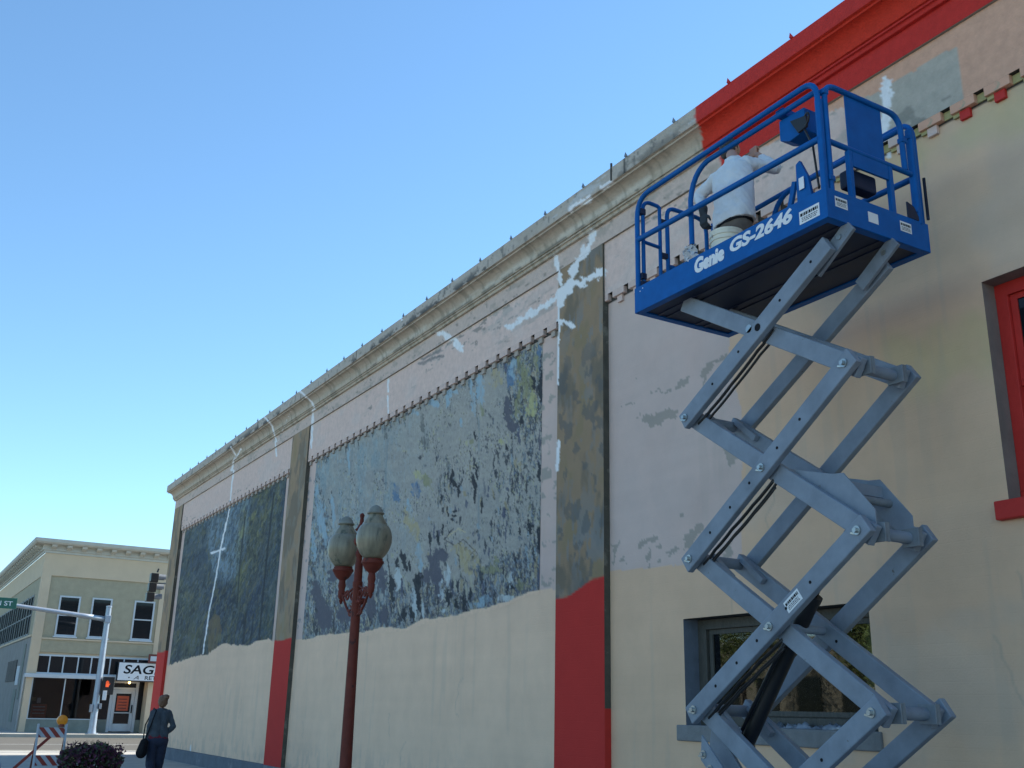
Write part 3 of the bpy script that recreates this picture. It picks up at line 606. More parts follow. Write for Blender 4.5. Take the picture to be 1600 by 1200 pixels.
# frieze, its crenellated foot, and the plain band over it
PIT = .3395
def frieze(y0, y1, phase, bay):
    grid_mesh('frieze', XFR, span(y0, y1, .024), span(6.725, 7.468, .024), P('fr'), B, M['plaster'])
    MB().add([(XFR, y0, 6.725), (XF, y0, 6.725), (XF, y1, 6.725), (XFR, y1, 6.725)], [(0,1,2,3)]).build('frieze_soffit', M['matt_black'], B)  # near-black underside: the ledge's shade is painted into its colour
    ks = range(int((y0-phase)/PIT)-1, int((y1-phase)/PIT)+2)
    cache = {}
    for k in ks:
        yc = phase + k*PIT
        a, b = max(y0+.002, yc+.05), min(y1-.002, yc+PIT-.05)
        if b - a > .05:
            mm = M['primer'] if bay != 3 or yc > 5.0 else M['peach']
            full = b - a > PIT-.101
            key = ('f', mm.name)
            if full and key in cache: copy_obj(cache[key], B, (0, yc-cache[key]['_y'], 0))
            else:
                o = MB().box(XFR, 7.388, a, b, 6.64, 6.7245).build('frieze_brick', mm, B)
                if full: cache[key] = o; o['_y'] = yc
        yb = yc + PIT/2; a, b = yb-.05, yb+.05
        if a > y0+.01 and b < y1-.01:
            mm = M['primer'] if bay == 3 else M['dentil']
            if bay == 3 and yb < 4.95: mm = M['red']
            elif bay == 3 and yb < 5.5: mm = M['primer']
            key = ('b', mm.name)
            if key in cache: copy_obj(cache[key], B, (0, yb-cache[key]['_y'], 0))
            else: cache[key] = MB().box(XFR+.025, 7.388, a, b, 6.552, 6.6375).build('dentil_brick', mm, B); cache[key]['_y'] = yb
        if bay == 3 and yb < 6.2:
            MB().box(XFR+.03, 7.3885, yb+.052, yc+PIT-.052, 6.602, 6.638).build('dentil_brick', M['yellowed'], B)
            if yc > y0 and yc < 5.9: MB().box(XFR+.045, 7.3885, yc-.048, yc+.048, 6.64, 6.72).build('dentil_brick', M['yellowed'], B)
    for o in cache.values():
        if '_y' in o.keys(): del o['_y']
    for o in B.children:
        if '_y' in o.keys(): del o['_y']
M['dentil'] = mat('dirty_dentil', (.40,.34,.29), rough=.85, nv=.25, ns=4)
M['peach'] = mat('peach_paint', PEACH, rough=.75, nv=.1, ns=7, bump=.25, col2=(.40,.33,.22), c2s=6, c2t=.62)
frieze(22.55, 32.9, 22.72, 1); frieze(11.27, 21.43, 11.656, 2); frieze(-.02, 10.2, 4.306, 3)
grid_mesh('frieze_band', XP-.002, span(-.98, Y_END, .035), span(7.47, 7.737, .03), P('band'), B, M['plaster'])
MB().add([(XP-.002, -.98, 7.47), (XP-.002, Y_END, 7.47), (7.34, Y_END, 7.47), (7.34, -.98, 7.47)], [(0,1,2,3)]).build('band_soffit', M['plaster_dim'], B)
# cornice: a moulded profile swept along the wall
prof = [(7.298,7.735),(7.258,7.736),(7.252,7.742),(7.252,7.772),(7.246,7.780),(7.222,7.782),(7.220,7.800),(7.238,7.806),(7.238,7.814),(7.212,7.820),(7.208,7.840)]
for k in range(1, 11):
    t = k/10*math.pi/2; prof.append((7.208 - .14*(1-math.cos(t)), 7.845 + .165*math.sin(t)))
prof += [(7.066,8.022),(7.066,8.036),(7.046,8.040),(7.032,8.044)] + [(7.030, 8.044 + .206*k/8) for k in range(1, 9)] + [(7.05,8.252),(7.35,8.27)]
def sweep(name, prof, y0, y1, st, painter, m):
    return grid_mesh_prof(name, prof, span(y0, y1, st), painter, B, m)
def grid_mesh_prof(name, prof, ys, painter, parent, material):
    P_ = np.array(prof); ny = len(ys); nz = len(P_)
    Yg = np.broadcast_to(ys[None, :], (nz, ny)).ravel().copy(); Xg = np.repeat(P_[:, 0], ny); Zg = np.repeat(P_[:, 1], ny)
    # mitre the far end: profile steps out beyond the wall end as well
    endm = np.isclose(Yg, ys[-1]); Yg = np.where(endm, Y_END + (7.298 - np.minimum(Xg, 7.298)), Yg)
    px, py = to_px(Xg, Yg, Zg); C = painter(px, py, Yg, Zg, Xg); overlay(C, px, py, Yg, Zg)
    i = np.arange(nz-1)[:, None]*ny + np.arange(ny-1)[None, :]; F = np.stack([i, i+ny, i+ny+1, i+1], -1).reshape(-1, 4)
    off = OFF[parent.name]; co = np.stack([Xg-off.x, Yg-off.y, Zg-off.z], 1)
    me = D.meshes.new(name); me.from_pydata(co.tolist(), [], F.tolist())
    ca = me.color_attributes.new('Col', 'FLOAT_COLOR', 'POINT'); ca.data.foreach_set('color', np.concatenate([np.clip(C, 0, 1), np.ones((len(C), 1))], 1).ravel().astype(np.float32))
    return link(name, me, parent, material)
cor = grid_mesh_prof('cornice', prof, span(-.98, Y_END, .035), P('corn'), B, M['plaster'])
# cornice return round the far corner
ret = MB(); e = []
for x, z in prof: ret.v += [Vector((min(x, 7.298), Y_END + 7.298 - min(x, 7.298), z)), Vector((24.2, Y_END + 7.298 - min(x, 7.298), z))]
for k in range(len(prof)-1): ret.f.append((2*k, 2*k+1, 2*k+3, 2*k+2))
M['covep'] = mat('cornice_paint', COVE, rough=.8, nv=.2, ns=6, bump=.3)
ret.build('cornice_return', M['covep'], B)
for k in range(36):
    y = 33.2 - .9553*k
    c = MB(); z = 8.245; c.add([(7.06,y,z),(7.0,y-.012,z),(7.035,y-.05,z),(7.03,y,z+.085)], [(0,1,2),(0,3,1),(1,3,2),(2,3,0)])
    c.add([(7.03,y,z+.0),(7.03,y-.035,z),(7.12,y-.04,z+.02),(7.12,y,z+.02)], [(0,1,2,3)])
    c.build('roof_clip', M['armdark'] if y > 7.9 else M['red'], B)
MB().beam((7.03, 9.62, 8.06), (7.03, 9.62, 8.31), .02, .022, (0, 1, 0)).build('conduit_stub', M['matt_black'], B)
# plinth
MB().box(7.275, 7.5, -12, Y_END+.03, -.02, .30).build('plinth', M['plinth'], B)

# ---- small grey window
def window_small():
    y0, y1, z0, z1 = SW; XD = 7.64
    fr = MB()
    MB().add([(XF,y1,z0),(XF,y1,z1),(XD,y1,z1),(XD,y1,z0)], [(0,1,2,3)]).build('reveal', M['revealg'], B)
    MB().add([(XF,y0,z0),(XD,y0,z0),(XD,y0,z1),(XF,y0,z1)], [(0,1,2,3)]).build('reveal', M['revealg'], B)
    MB().add([(XF,y0,z1),(XD,y0,z1),(XD,y1,z1),(XF,y1,z1)], [(0,1,2,3)]).build('reveal', M['matt_black'], B)  # head of the opening, coloured near black
    f = MB(); t = .13
    f.box(XD-.05, XD+.06, y0, y1, z0, z0+.10); f.box(XD-.05, XD+.06, y0, y1, z1-t+.03, z1-.002)
    f.box(XD-.05, XD+.06, y0, y0+t, z0+.10, z1-t+.03); f.box(XD-.05, XD+.06, y1-t, y1, z0+.10, z1-t+.03)
    wn = f.build('window', M['wood'], B, bevel=.006)
    s = MB(); a, b, c, d = y0+t+.01, y1-t-.01, z0+.105, z1-t+.025
    s.box(XD-.015, XD+.03, a, b, c, c+.05); s.box(XD-.015, XD+.03, a, b, d-.05, d); s.box(XD-.015, XD+.03, a, a+.05, c+.05, d-.05); s.box(XD-.015, XD+.03, b-.05, b, c+.05, d-.05)
    s.build('sash', M['wood'], wn, bevel=.005)
    MB().box(XD+.005, XD+.011, a+.051, b-.051, c+.051, d-.051).build('pane', M['pane'], wn)
    # dark room behind, with a bench and pale bottles
    r = MB(); X2 = 9.6
    MB().box(7.71, 7.93, y0+.02, y1-.02, 1.46, 1.50).build('inside_shelf', M['wood'], B)
    MB().box(7.36, 7.65, y0-.04, y1+.13, z0-.16, z0).build('window_sill', M['stone'], B, bevel=.012)
window_small()
# cut the big core behind the small window by making the room shallow
# ---- red sash window
def window_red():
    y0, y1, z0, z1 = RW; XD = 7.58
    MB().add([(XF,y1,z0),(XF,y1,z1),(XD,y1,z1),(XD,y1,z0)], [(0,1,2,3)]).build('reveal', M['revealb'], B)
    MB().add([(XF,y0,z0),(XD,y0,z0),(XD,y0,z1),(XF,y0,z1)], [(0,1,2,3)]).build('reveal', M['revealb'], B)
    MB().add([(XF,y0,z1),(XD,y0,z1),(XD,y1,z1),(XF,y1,z1)], [(0,1,2,3)]).build('reveal', M['revealb'], B)
    f = MB(); t = .11
    f.box(XD-.03, XD+.09, y0, y1, z0, z0+.09); f.box(XD-.03, XD+.09, y0, y1, z1-t, z1-.002); f.box(XD-.03, XD+.09, y0, y0+t, z0+.09, z1-t); f.box(XD-.03, XD+.09, y1-t, y1, z0+.09, z1-t)
    wn = f.build('window', M['red'], B, bevel=.006)
    zm = (z0+z1)/2 + .02
    for zz0, zz1, dx in ((zm, z1-t-.002, 0), (z0+.092, zm+.04, .035)):
        s = MB(); a, b = y0+t+.002, y1-t-.002
        s.box(XD+dx, XD+dx+.033, a, b, zz0, zz0+.05); s.box(XD+dx, XD+dx+.033, a, b, zz1-.05, zz1); s.box(XD+dx, XD+dx+.033, a, a+.06, zz0+.05, zz1-.05); s.box(XD+dx, XD+dx+.033, b-.06, b, zz0+.05, zz1-.05)
        s.build('sash', M['red'], wn, bevel=.004)
        MB().box(XD+dx+.013, XD+dx+.019, a+.061, b-.061, zz0+.051, zz1-.051).build('pane', M['glass'], wn)
    MB().box(7.32, 7.6, y0-.08, y1+.09, z0-.15, z0).build('window_sill', M['red'], B, bevel=.01)
window_red()

for k in range(6):
    y = 6.78 + .095*k + (.03 if k % 2 else 0); x = 7.80 + (.05 if k % 2 else 0); z = 1.50
    jg = thing('jug', (x, y, z), 'cloudy white plastic jug standing inside the grey window, number of the row not told apart', 'jug', 'cloudy jugs inside the grey window')
    jg['label'] = 'cloudy white plastic jug standing inside the small grey window'
    MB().lathe([(.042,z),(.046,z+.01),(.046,z+.15),(.035,z+.19),(.016,z+.215),(.016,z+.24),(.0,z+.24)], (x,y,0), 14).build('body', M['jug'], jg, smooth='auto')
    MB().lathe([(.019,z+.225),(.019,z+.25),(.0,z+.25)], (x,y,0), 10).build('cap', M['b2trim'], jg)
# plastic sheet on the sill of the small window
ps = MB(); n = 40
for k in range(n):
    for q in range(7):
        y = 6.55 + 1.35*k/(n-1); a = q/6*math.pi
        rr = .035 + .03*math.sin(k*.9+1) * math.sin(k*.37) + random.uniform(-.022, .022)
        ps.v.append(Vector((7.49 - math.cos(a)*(rr+.03), y, 1.402 + math.sin(a)*rr*.9)))
for k in range(n-1):
    for q in range(6): ps.f.append((k*7+q, k*7+q+1, (k+1)*7+q+1, (k+1)*7+q))
ps.build('plastic_sheet', M['plastic'], None, smooth=True, label='crumpled clear plastic sheet lying on the grey window sill', cat='plastic sheet')

# ------------------------------------------------------------------ scissor lift
L = thing('scissor_lift', (5.93, 5.83, 0), 'raised blue scissor lift with grey crossed arms beside the building', 'scissor lift')
YA, YB = 6.46, 4.735           # pin columns
ZL = [.37, 1.54, 2.705, 3.89]
XN1, XN2, XR2, XR1 = 5.50, 5.585, 6.04, 6.125
AW, AH = .06, .145
HOLES = {}
def hole(x, y, z, r=.012):
    if r not in HOLES: HOLES[r] = MB().tube([(-.0025, 0, 0), (.001, 0, 0)], r, 10).build('bolt_hole', M['ink']); o = HOLES[r]; o.parent = L
    else: o = copy_obj(HOLES[r], L)
    o.location = Vector((x, y, z)) - OFF[L.name]
def arm(x, ya, za, yb, zb, ext=.085, name='arm', holes=()):
    p, q = Vector((x, ya, za)), Vector((x, yb, zb)); d = (q-p).normalized()
    o = MB().beam(p-d*ext, q+d*ext, AW, AH).build(name, M['arm'], L, bevel=.008)
    if holes:
        for t in holes:
            c = p.lerp(q, t); hole(x-AW/2, c.y, c.z)
    return o
BOLT = MB()
def bolt(x, y, z, r=.017):
    MB_ = MB(); MB_.tube([(x-.035, y, z), (x, y, z)], r*1.05, 6); MB_.tube([(x-.012, y, z), (x+.002, y, z)], r*1.9, 12)
    MB_.beam((x-.012, y+.05, z-.012), (x-.002, y+.02, z-.02), .012, .012)
    MB_.build('pivot_bolt', M['bolt'], L, smooth='auto')
for k in range(3):
    z0, z1 = ZL[k], ZL[k+1]
    for (xo, xi, s) in ((XN1, XN2, 1), (XR1, XR2, -1)):
        arm(xo, YA, z0, YB, z1, holes=(.15,.29,.42,.60,.74) if s == 1 else ()); arm(xi, YA, z1, YB, z0, ext=.06, holes=() if s == 1 else (.57,))
        if s == 1:
            for y, z in ((YA, z0), (YB, z1), ((YA+YB)/2, (z0+z1)/2)): bolt(xo-AW/2, y, z)
# top level
for (xo, xi, s) in ((XN1, XN2, 1), (XR1, XR2, -1)):
    arm(xo, YA, ZL[3], 4.86, 4.825, ext=.06, holes=(.22,.42,.72,.93) if s == 1 else ()); arm(xi, YB, ZL[3], 6.50, 4.95, ext=.06)
    MB().beam((xi-.012*s, 5.02, 4.715), (xi-.012*s, 4.66, 4.965), .03, .115).build('top_bracket', M['arm'], L, bevel=.003); MB().tube([(xi-.04*s, 4.76, 4.90), (xi+.01*s, 4.76, 4.90)], .022, 10).build('top_pin', M['bolt'], L, smooth='auto')
bolt(XN1-AW/2, YA, ZL[3]); hole(XN1-AW/2, 5.56, 4.42, .032)
MB().tube([(XN1-.03, 5.66, 4.44), (XN1+.03, 5.66, 4.44)], .035, 12).build('pivot_bolt', M['bolt'], L, smooth='auto')
MB().prism([(XN1+.031, 5.75, 4.36), (XN1+.031, 5.75, 4.50), (XN1+.031, 5.60, 4.50), (XN1+.031, 5.55, 4.4)], (.02, 0, 0)).build('pivot_plate', M['arm'], L)
# cross tubes
for z in ZL[1:]:
    MB().tube([(XN1+.02, YB, z), (XR1-.02, YB, z)], .042, 16).build('cross_tube', M['arm'], L, smooth='auto')
    MB().tube([(XN1+.02, YA, z), (XR1-.02, YA, z)], .045, 16).build('cross_tube', M['arm'], L, smooth='auto')
    for x in (XN2+.06, XR2-.06):
        MB().box(x-.008, x+.008, YB-.09, YB+.05, z-.065, z+.065).build('tube_bracket', M['armdark'], L, bevel=.004)
        MB().prism([(x+.008, YB-.09, z-.065), (x+.008, YB-.075, z-.065), (x+.008, YB-.075, z+.065), (x+.008, YB-.09, z+.065)], (.03, 0, 0)).build('tube_bracket', M['armdark'], L)
        MB().beam((x, YA-.07, z+.03), (x, YA-.30, z-.17), .05, .05).build('tube_bracket', M['arm'], L, bevel=.004)
for k in range(3):
    z = (ZL[k]+ZL[k+1])/2; MB().tube([(XN1, (YA+YB)/2, z), (XR1, (YA+YB)/2, z)], .032, 14).build('cross_tube', M['arm'], L, smooth='auto')
MB().tube([(XN1, 5.56, 4.42), (XR1, 5.56, 4.42)], .032, 14).build('cross_tube', M['arm'], L, smooth='auto')
# cylinder mount weldment (wedge plates over the "\" arms of the second level)
zc = (ZL[1]+ZL[2])/2 + (ZL[2]-ZL[1])*0
for x in (XN2+.035, XR2-.047):
    zt = ZL[2]; pts = [(x, 5.42, 3.27), (x, 5.05, 3.17), (x, 4.95, 3.16), (x, 4.70, 2.86), (x, 4.70, 2.74), (x, 4.78, 2.72)]
    MB().prism(pts, (.012, 0, 0)).build('cylinder_mount', M['arm'], L, bevel=.003)
MB().box(XN2+.047, XR2-.047, 4.93, 4.97, 3.02, 3.10).build('cylinder_mount', M['arm'], L)
MB().tube([(XN2+.04, 4.88, 2.97), (XR2-.04, 4.88, 2.97)], .03, 12).build('cross_tube', M['armdark'], L, smooth='auto')
# hydraulic cylinder
ca_, cb_, cc_ = Vector((5.80, 6.27, 1.28)), Vector((5.80, 5.47, 2.36)), Vector((5.80, 4.93, 2.97))
cyl = MB().tube([ca_, cb_], .062, 20).tube([ca_ - (cb_-ca_).normalized()*.06, ca_ + (cb_-ca_).normalized()*.03], .075, 20).tube([cb_ - (cb_-ca_).normalized()*.05, cb_], .07, 20)
cy = cyl.build('hydraulic_cylinder', M['black'], L, smooth='auto')
MB().tube([cb_, cc_], .03, 16).build('rod', M['chrome'], cy, smooth=True)
MB().tube([(ca_.x-.085, ca_.y-.04, ca_.z+.08), (cb_.x-.085, cb_.y+.3, cb_.z-.41), (cb_.x-.06, cb_.y+.16, cb_.z-.24)], .016, 8).build('hydraulic_pipe', M['black'], cy, smooth=True)
MB().prism([(XN2+.03, 6.42, 1.47), (XN2+.03, 6.10, 1.10), (XN2+.03, 6.22, .92), (XN2+.03, 6.48, 1.2)], (.03, 0, 0)).build('lower_mount', M['arm'], L, bevel=.004)
MB().prism([(XN1-.031, 6.36, 1.36), (XN1-.031, 6.14, 1.14), (XN1-.031, 6.18, 1.0), (XN1-.031, 6.38, 1.18)], (-.018, 0, 0)).build('lower_mount', M['arm'], L, bevel=.004)
for y, z in ((6.34, 1.22), (6.27, 1.12), (6.20, 1.06)): bolt(XN1-.045, y, z, .016)
# hoses hanging under the near arms
def hose(pts, r=.012):
    q = []
    for i in range(len(pts)-1): q += arc(pts[i], (Vector(pts[i])+Vector(pts[i+1]))/2 + Vector((0, 0, -.012)), pts[i+1], 6)[:-1]
    q.append(Vector(pts[-1])); return MB().tube(q, r, 7).build('hose', M['black'], L, smooth=True)
for k, (z0, z1) in enumerate(zip(ZL[1:3], ZL[2:4])):
    for dx, dz, r in ((.06, -.10, .013), (.085, -.13, .011), (.07, -.16, .009)):
        pts = [Vector((XN1+dx, YA + (YB-YA)*t, z0 + (z1-z0)*t + dz - .012*math.sin(t*9+k+dx*40))) for t in (.04, .12, .24, .38, .52)]
        hose(pts, r)
for dx, dz, r in ((.06, -.09, .013), (.085, -.12, .011)):
    hose([Vector((XN1+dx, YA + (4.86-YA)*t, ZL[3] + (4.825-ZL[3])*t + dz - .01*math.sin(t*8))) for t in (.04, .14, .3, .5, .62)], r)
# platform
PX0, PX1, PY0, PY1, PZ0, PZ1 = 5.36, 6.49, 4.678, 6.99, 4.98, 5.225
bx = lambda *a: MB().box(*a)
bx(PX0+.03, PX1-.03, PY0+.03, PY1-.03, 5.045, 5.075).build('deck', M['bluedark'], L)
for nm, a in (('toe_board', (PX0, PX0+.012, PY0, PY1, PZ0, PZ1)), ('toe_board', (PX1-.012, PX1, PY0, PY1, PZ0, PZ1)), ('toe_board', (PX0+.012, PX1-.012, PY0, PY0+.012, PZ0, PZ1)), ('toe_board', (PX0+.012, PX1-.012, PY1-.012, PY1, PZ0, PZ1-.1))):
    bx(*a).build(nm, M['blue'], L, bevel=.003)
for a in ((PX0+.012, PX0+.07, PY0+.012, PY1-.012, PZ0, PZ0+.012), (PX1-.07, PX1-.012, PY0+.012, PY1-.012, PZ0, PZ0+.012), (PX0+.07, PX1-.07, PY0+.012, PY0+.07, PZ0, PZ0+.012), (PX0+.07, PX1-.07, PY1-.07, PY1-.012, PZ0, PZ0+.012)):
    bx(*a).build('bottom_flange', M['blue'], L)
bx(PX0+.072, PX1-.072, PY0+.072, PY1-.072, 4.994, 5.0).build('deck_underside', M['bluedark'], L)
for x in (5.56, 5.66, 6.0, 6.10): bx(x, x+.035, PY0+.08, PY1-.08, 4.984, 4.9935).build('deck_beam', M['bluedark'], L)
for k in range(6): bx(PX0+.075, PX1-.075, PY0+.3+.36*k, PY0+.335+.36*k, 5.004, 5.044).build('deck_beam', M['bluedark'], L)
RR = .0235
def rail(pts, r=RR, name='guard_rail', m='blue'): return MB().tube(pts, r, 12).build(name, M[m], L, smooth='auto')
def V(x, y, z): return Vector((x, y, z))
def nearrail(X):
    rail([V(X,6.965,5.2), V(X,6.965,5.90)] + arc((X,6.965,5.93), (X,6.965,6.14), (X,6.78,6.145)) + [V(X,4.95,6.165)] + arc((X,4.86,6.165), (X,4.715,6.17), (X,4.712,6.0)) + [V(X,4.712,5.2)])
    rail([V(X,6.965,5.715), V(X,4.72,5.655)], .026)
nearrail(5.385); nearrail(6.465)
for X in (5.435, 6.415):
    rail([V(X,6.26,5.24), V(X,6.26,5.80)] + arc((X,6.26,5.83), (X,6.22,6.08), (X,6.02,6.11)) + [V(X,4.78,6.105)])
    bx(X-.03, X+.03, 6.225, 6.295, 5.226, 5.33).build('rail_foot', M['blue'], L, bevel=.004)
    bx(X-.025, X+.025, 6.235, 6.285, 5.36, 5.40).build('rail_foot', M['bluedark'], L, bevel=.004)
# swing gate at the far end (two hoops)
Yg = 6.955
rail([V(5.445,Yg,5.15), V(5.445,Yg,6.02)] + arc((5.445,Yg,6.04), (5.445,Yg,6.13), (5.53,Yg,6.135)) + [V(5.62,Yg,6.13), V(5.645,Yg,6.115), V(5.645,Yg,5.3)], .019)
rail([V(5.445,Yg,5.71), V(5.645,Yg,5.70)], .017)
rail([V(5.735,Yg,5.15), V(5.735,Yg,6.02)] + arc((5.735,Yg,6.04), (5.735,Yg,6.15), (5.83,Yg,6.15)) + [V(6.08,Yg,6.145)] + arc((6.10,Yg,6.145), (6.22,Yg,6.14), (6.225,Yg,6.0)) + [V(6.23,Yg,5.15)], .021)
bx(5.755, 6.21, Yg-.012, Yg+.012, 5.46, 5.55).build('gate_bar', M['blue'], L, bevel=.004)
rail([V(6.31,Yg,5.15), V(6.31,Yg,6.12), V(6.45,Yg,6.12)], .019)
for z in (5.32, 5.6, 5.95):
    bx(5.655, 5.725, Yg-.02, Yg+.02, z, z+.05).build('gate_hinge', M['bluedark'], L, bevel=.004)
for x, z in ((5.40, 5.32), (5.40, 5.98), (5.40, 5.24)): bx(x, x+.06, Yg-.03, Yg+.02, z, z+.06).build('rail_clamp', M['bluedark'], L, bevel=.006)
# near end (right in the picture)
Ye = 4.70
rail([V(5.445,Ye,5.2), V(5.445,Ye,5.98)] + arc((5.445,Ye,6.0), (5.445,Ye,6.14), (5.56,Ye,6.145)) + [V(6.16,Ye,6.145)] + arc((6.18,Ye,6.145), (6.30,Ye,6.14), (6.305,Ye,6.0)) + [V(6.31,Ye,5.66)])
rail([V(5.445,Ye,5.645), V(6.42,Ye,5.645)], .022)
bx(6.38, 6.43, Ye-.03, Ye+.03, 5.2, 6.06).build('corner_post', M['blue'], L, bevel=.015)
bx(5.365, 5.41, 4.685, 4.735, 5.2, 5.99).build('corner_post', M['blue'], L, bevel=.012)
bx(5.64, 5.685, Ye-.02, Ye+.02, 5.2, 5.625).build('rail_post', M['blue'], L, bevel=.006)
bx(6.09, 6.135, Ye-.02, Ye+.02, 5.2, 5.625).build('rail_post', M['blue'], L, bevel=.006)
bx(5.68, 6.085, Ye+.004, Ye+.016, 5.655, 6.13).build('rail_panel', M['blue'], L, bevel=.003)
bx(5.69, 6.085, Ye-.016, Ye+.004, 5.50, 5.625).build('rail_panel', M['blue'], L, bevel=.003)
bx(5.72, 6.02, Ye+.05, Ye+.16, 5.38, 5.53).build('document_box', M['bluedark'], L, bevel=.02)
for x, z in ((5.44, 6.04), (5.44, 5.3), (6.40, 5.96), (6.40, 5.3), (6.31, 5.9)): bx(x-.03, x+.03, Ye-.028, Ye+.028, z, z+.045).build('rail_clamp', M['blue'], L, bevel=.008)
for dz in (.005, .035): rail([V(6.475,4.66,5.25+dz), V(6.475,4.66,5.62)], .012, m='bluedark')
MB().prism([(6.26,4.675,5.226),(6.40,4.675,5.226),(6.34,4.675,5.335),(6.26,4.675,5.36)], (0,.012,0)).build('entry_latch', M['bluedark'], L)
# control box on the near rail
cbx = MB().prism([(5.47,5.20,6.08),(5.47,5.20,5.90),(5.47,5.10,5.85),(5.47,4.93,5.87),(5.47,4.93,6.07)], (.15,0,0)).build('control_box', M['blue'], L, bevel=.006)
MB().prism([(5.465,5.06,6.0),(5.465,4.985,5.86),(5.465,4.895,5.875),(5.465,4.895,5.97)], (-.02,0,0)).build('control_recess', M['black'], cbx)
MB().tube([V(5.44+.022*math.cos(t), 4.885+.0*t, 5.93) + Vector((0, .045*math.cos(t), .045*math.sin(t))) for t in [i*math.pi/6 for i in range(13)]], .009, 6).build('joystick_guard', M['black'], cbx, smooth=True)
MB().box(5.44, 5.60, 5.12, 5.20, 6.10, 6.16).build('box_hanger', M['blue'], cbx)
hose([V(5.45,4.92,5.86), V(5.46,4.86,5.70), V(5.45,4.84,5.55), V(5.45,4.82,5.3)], .009)
p_ = hX(1250, 292, 5.42)
tb = MB().prism([(5.42,5.02,5.2),(5.42,4.86,5.2),(5.42,4.90,5.44),(5.42,4.97,5.60),(5.42,5.01,5.58)], (.03,0,0)).build('rail_bracket', M['blue'], L, bevel=.003)
MB().box(5.405, 5.409, 4.925, 4.975, 5.34, 5.44).build('warning_label', M['white'], tb)
MB().beam((5.5, 5.20, 5.2), (5.5, 5.10, 5.50), .03, .045).build('rail_brace', M['blue'], L, bevel=.005)
# chassis and wheels below the picture
MB().box(5.45, 6.18, 4.45, 6.85, .22, .60).build('chassis', M['blue'], L, bevel=.02)
for x in (5.40, 6.15):
    for y in (4.75, 6.55):
        wh = MB().tube([(x-.02, y, .195), (x+.11, y, .195)], .195, 24).build('wheel', M['black'], L, smooth='auto')
        MB().tube([(x-.03, y, .195), (x+.12, y, .195)], .09, 16).build('rim', M['bolt'], wh, smooth='auto')

# lettering
def text_mesh(s, shear=0.0, offset=0.0, extr=0.001):
    cu = D.curves.new('t', 'FONT'); cu.body = s; cu.shear = shear; cu.offset = offset; cu.extrude = extr; cu.resolution_u = 4
    o = D.objects.new('t', cu); COL.objects.link(o)
    me = D.meshes.new_from_object(o.evaluated_get(bpy.context.evaluated_depsgraph_get())); D.objects.remove(o); return me
def letters(name, s, parent, material, origin, right, up, width, height, shear=0., offset=0.):
    me = text_mesh(s, shear, offset); co = np.array([v.co[:] for v in me.vertices]); mn, mx = co.min(0), co.max(0)
    o_, r_, u_ = Vector(origin), Vector(right), Vector(up); nn = r_.cross(u_); off = OFF[parent.name] if parent is not None else Vector()
    for v in me.vertices:
        a = (v.co.x-mn[0])/(mx[0]-mn[0])*width; b = (v.co.y-mn[1])/(mx[1]-mn[1])*height
        v.co = o_ + r_*a + u_*b + nn*(.001 + v.co.z) - off
    me.name = name
    return link(name, me, parent, material)
letters('maker_lettering', 'Genie', L, M['white'], (PX0-.0015, 6.15, 5.06), (0,-1,0), (0,0,1), .37, .14, .12, .06)
letters('model_lettering', 'GS-2646', L, M['white'], (PX0-.0015, 5.71, 5.085), (0,-1,0), (0,0,1), .69, .12, .18, .042)
def sticker(c0, right, up, wd, ht, parent, lines=True, m='white'):
    c0, r_, u_ = Vector(c0), Vector(right), Vector(up); nn = r_.cross(u_)
    s = MB().add([c0+nn*.001, c0+r_*wd+nn*.001, c0+r_*wd+u_*ht+nn*.001, c0+u_*ht+nn*.001], [(0,1,2,3)]).build('label', M[m], parent)
    if lines:
        k = MB()
        def q(a0, a1, b0, b1): k.add([c0+r_*wd*a+u_*ht*b+nn*.002 for a, b in ((a0,b0),(a1,b0),(a1,b1),(a0,b1))], [(0,1,2,3)])
        x = .06
        for wl in (.10,.03,.06,.08,.03,.09,.05,.10,.06,.04,.08,.05):
            if x+wl < .95: q(x, x+wl, .58, .82); x += wl+.025
        for b in (.40, .27, .14):
            x = .12
            while x < .85: wl = random.uniform(.03, .12); q(x, min(x+wl,.9), b, b+.06); x += wl+.03
        k.build('label_print', M['ink'], parent)
Xs = PX0-.0012
a = hX(1250,352,PX0); sticker((Xs,a.y,a.z), (0,-1,0), (0,0,1), .20, .105, L)
for x0, y0, wd, ht, ln in ((1305,322,.13,.085,True), (1357,346,.11,.085,False), (1407,360,.13,.085,True)):
    a = hY(x0, y0, PY0); sticker((a.x, PY0-.0012, a.z), (1,0,0), (0,0,1), wd, ht, L, ln)
d_ = Vector((0, YB-YA, ZL[2]-ZL[1])).normalized(); u2 = Vector((0, -d_.z, d_.y)) * -1
u2 = Vector((0, d_.z, -d_.y)); u2 = u2 if u2.z > 0 else -u2
c_ = Vector((XN1-AW/2-.001, YA, ZL[1])).lerp(Vector((XN1-AW/2-.001, YB, ZL[2])), .60) - u2*.045
sticker(c_, d_, u2, .17, .09, L)
for x, y in ((1000,455),(1004,450)):
    a = hX(x, y, PX0-.002); MB().tube([a, a+Vector((.003,0,0))], .006, 6).build('rivet', M['white'], L)

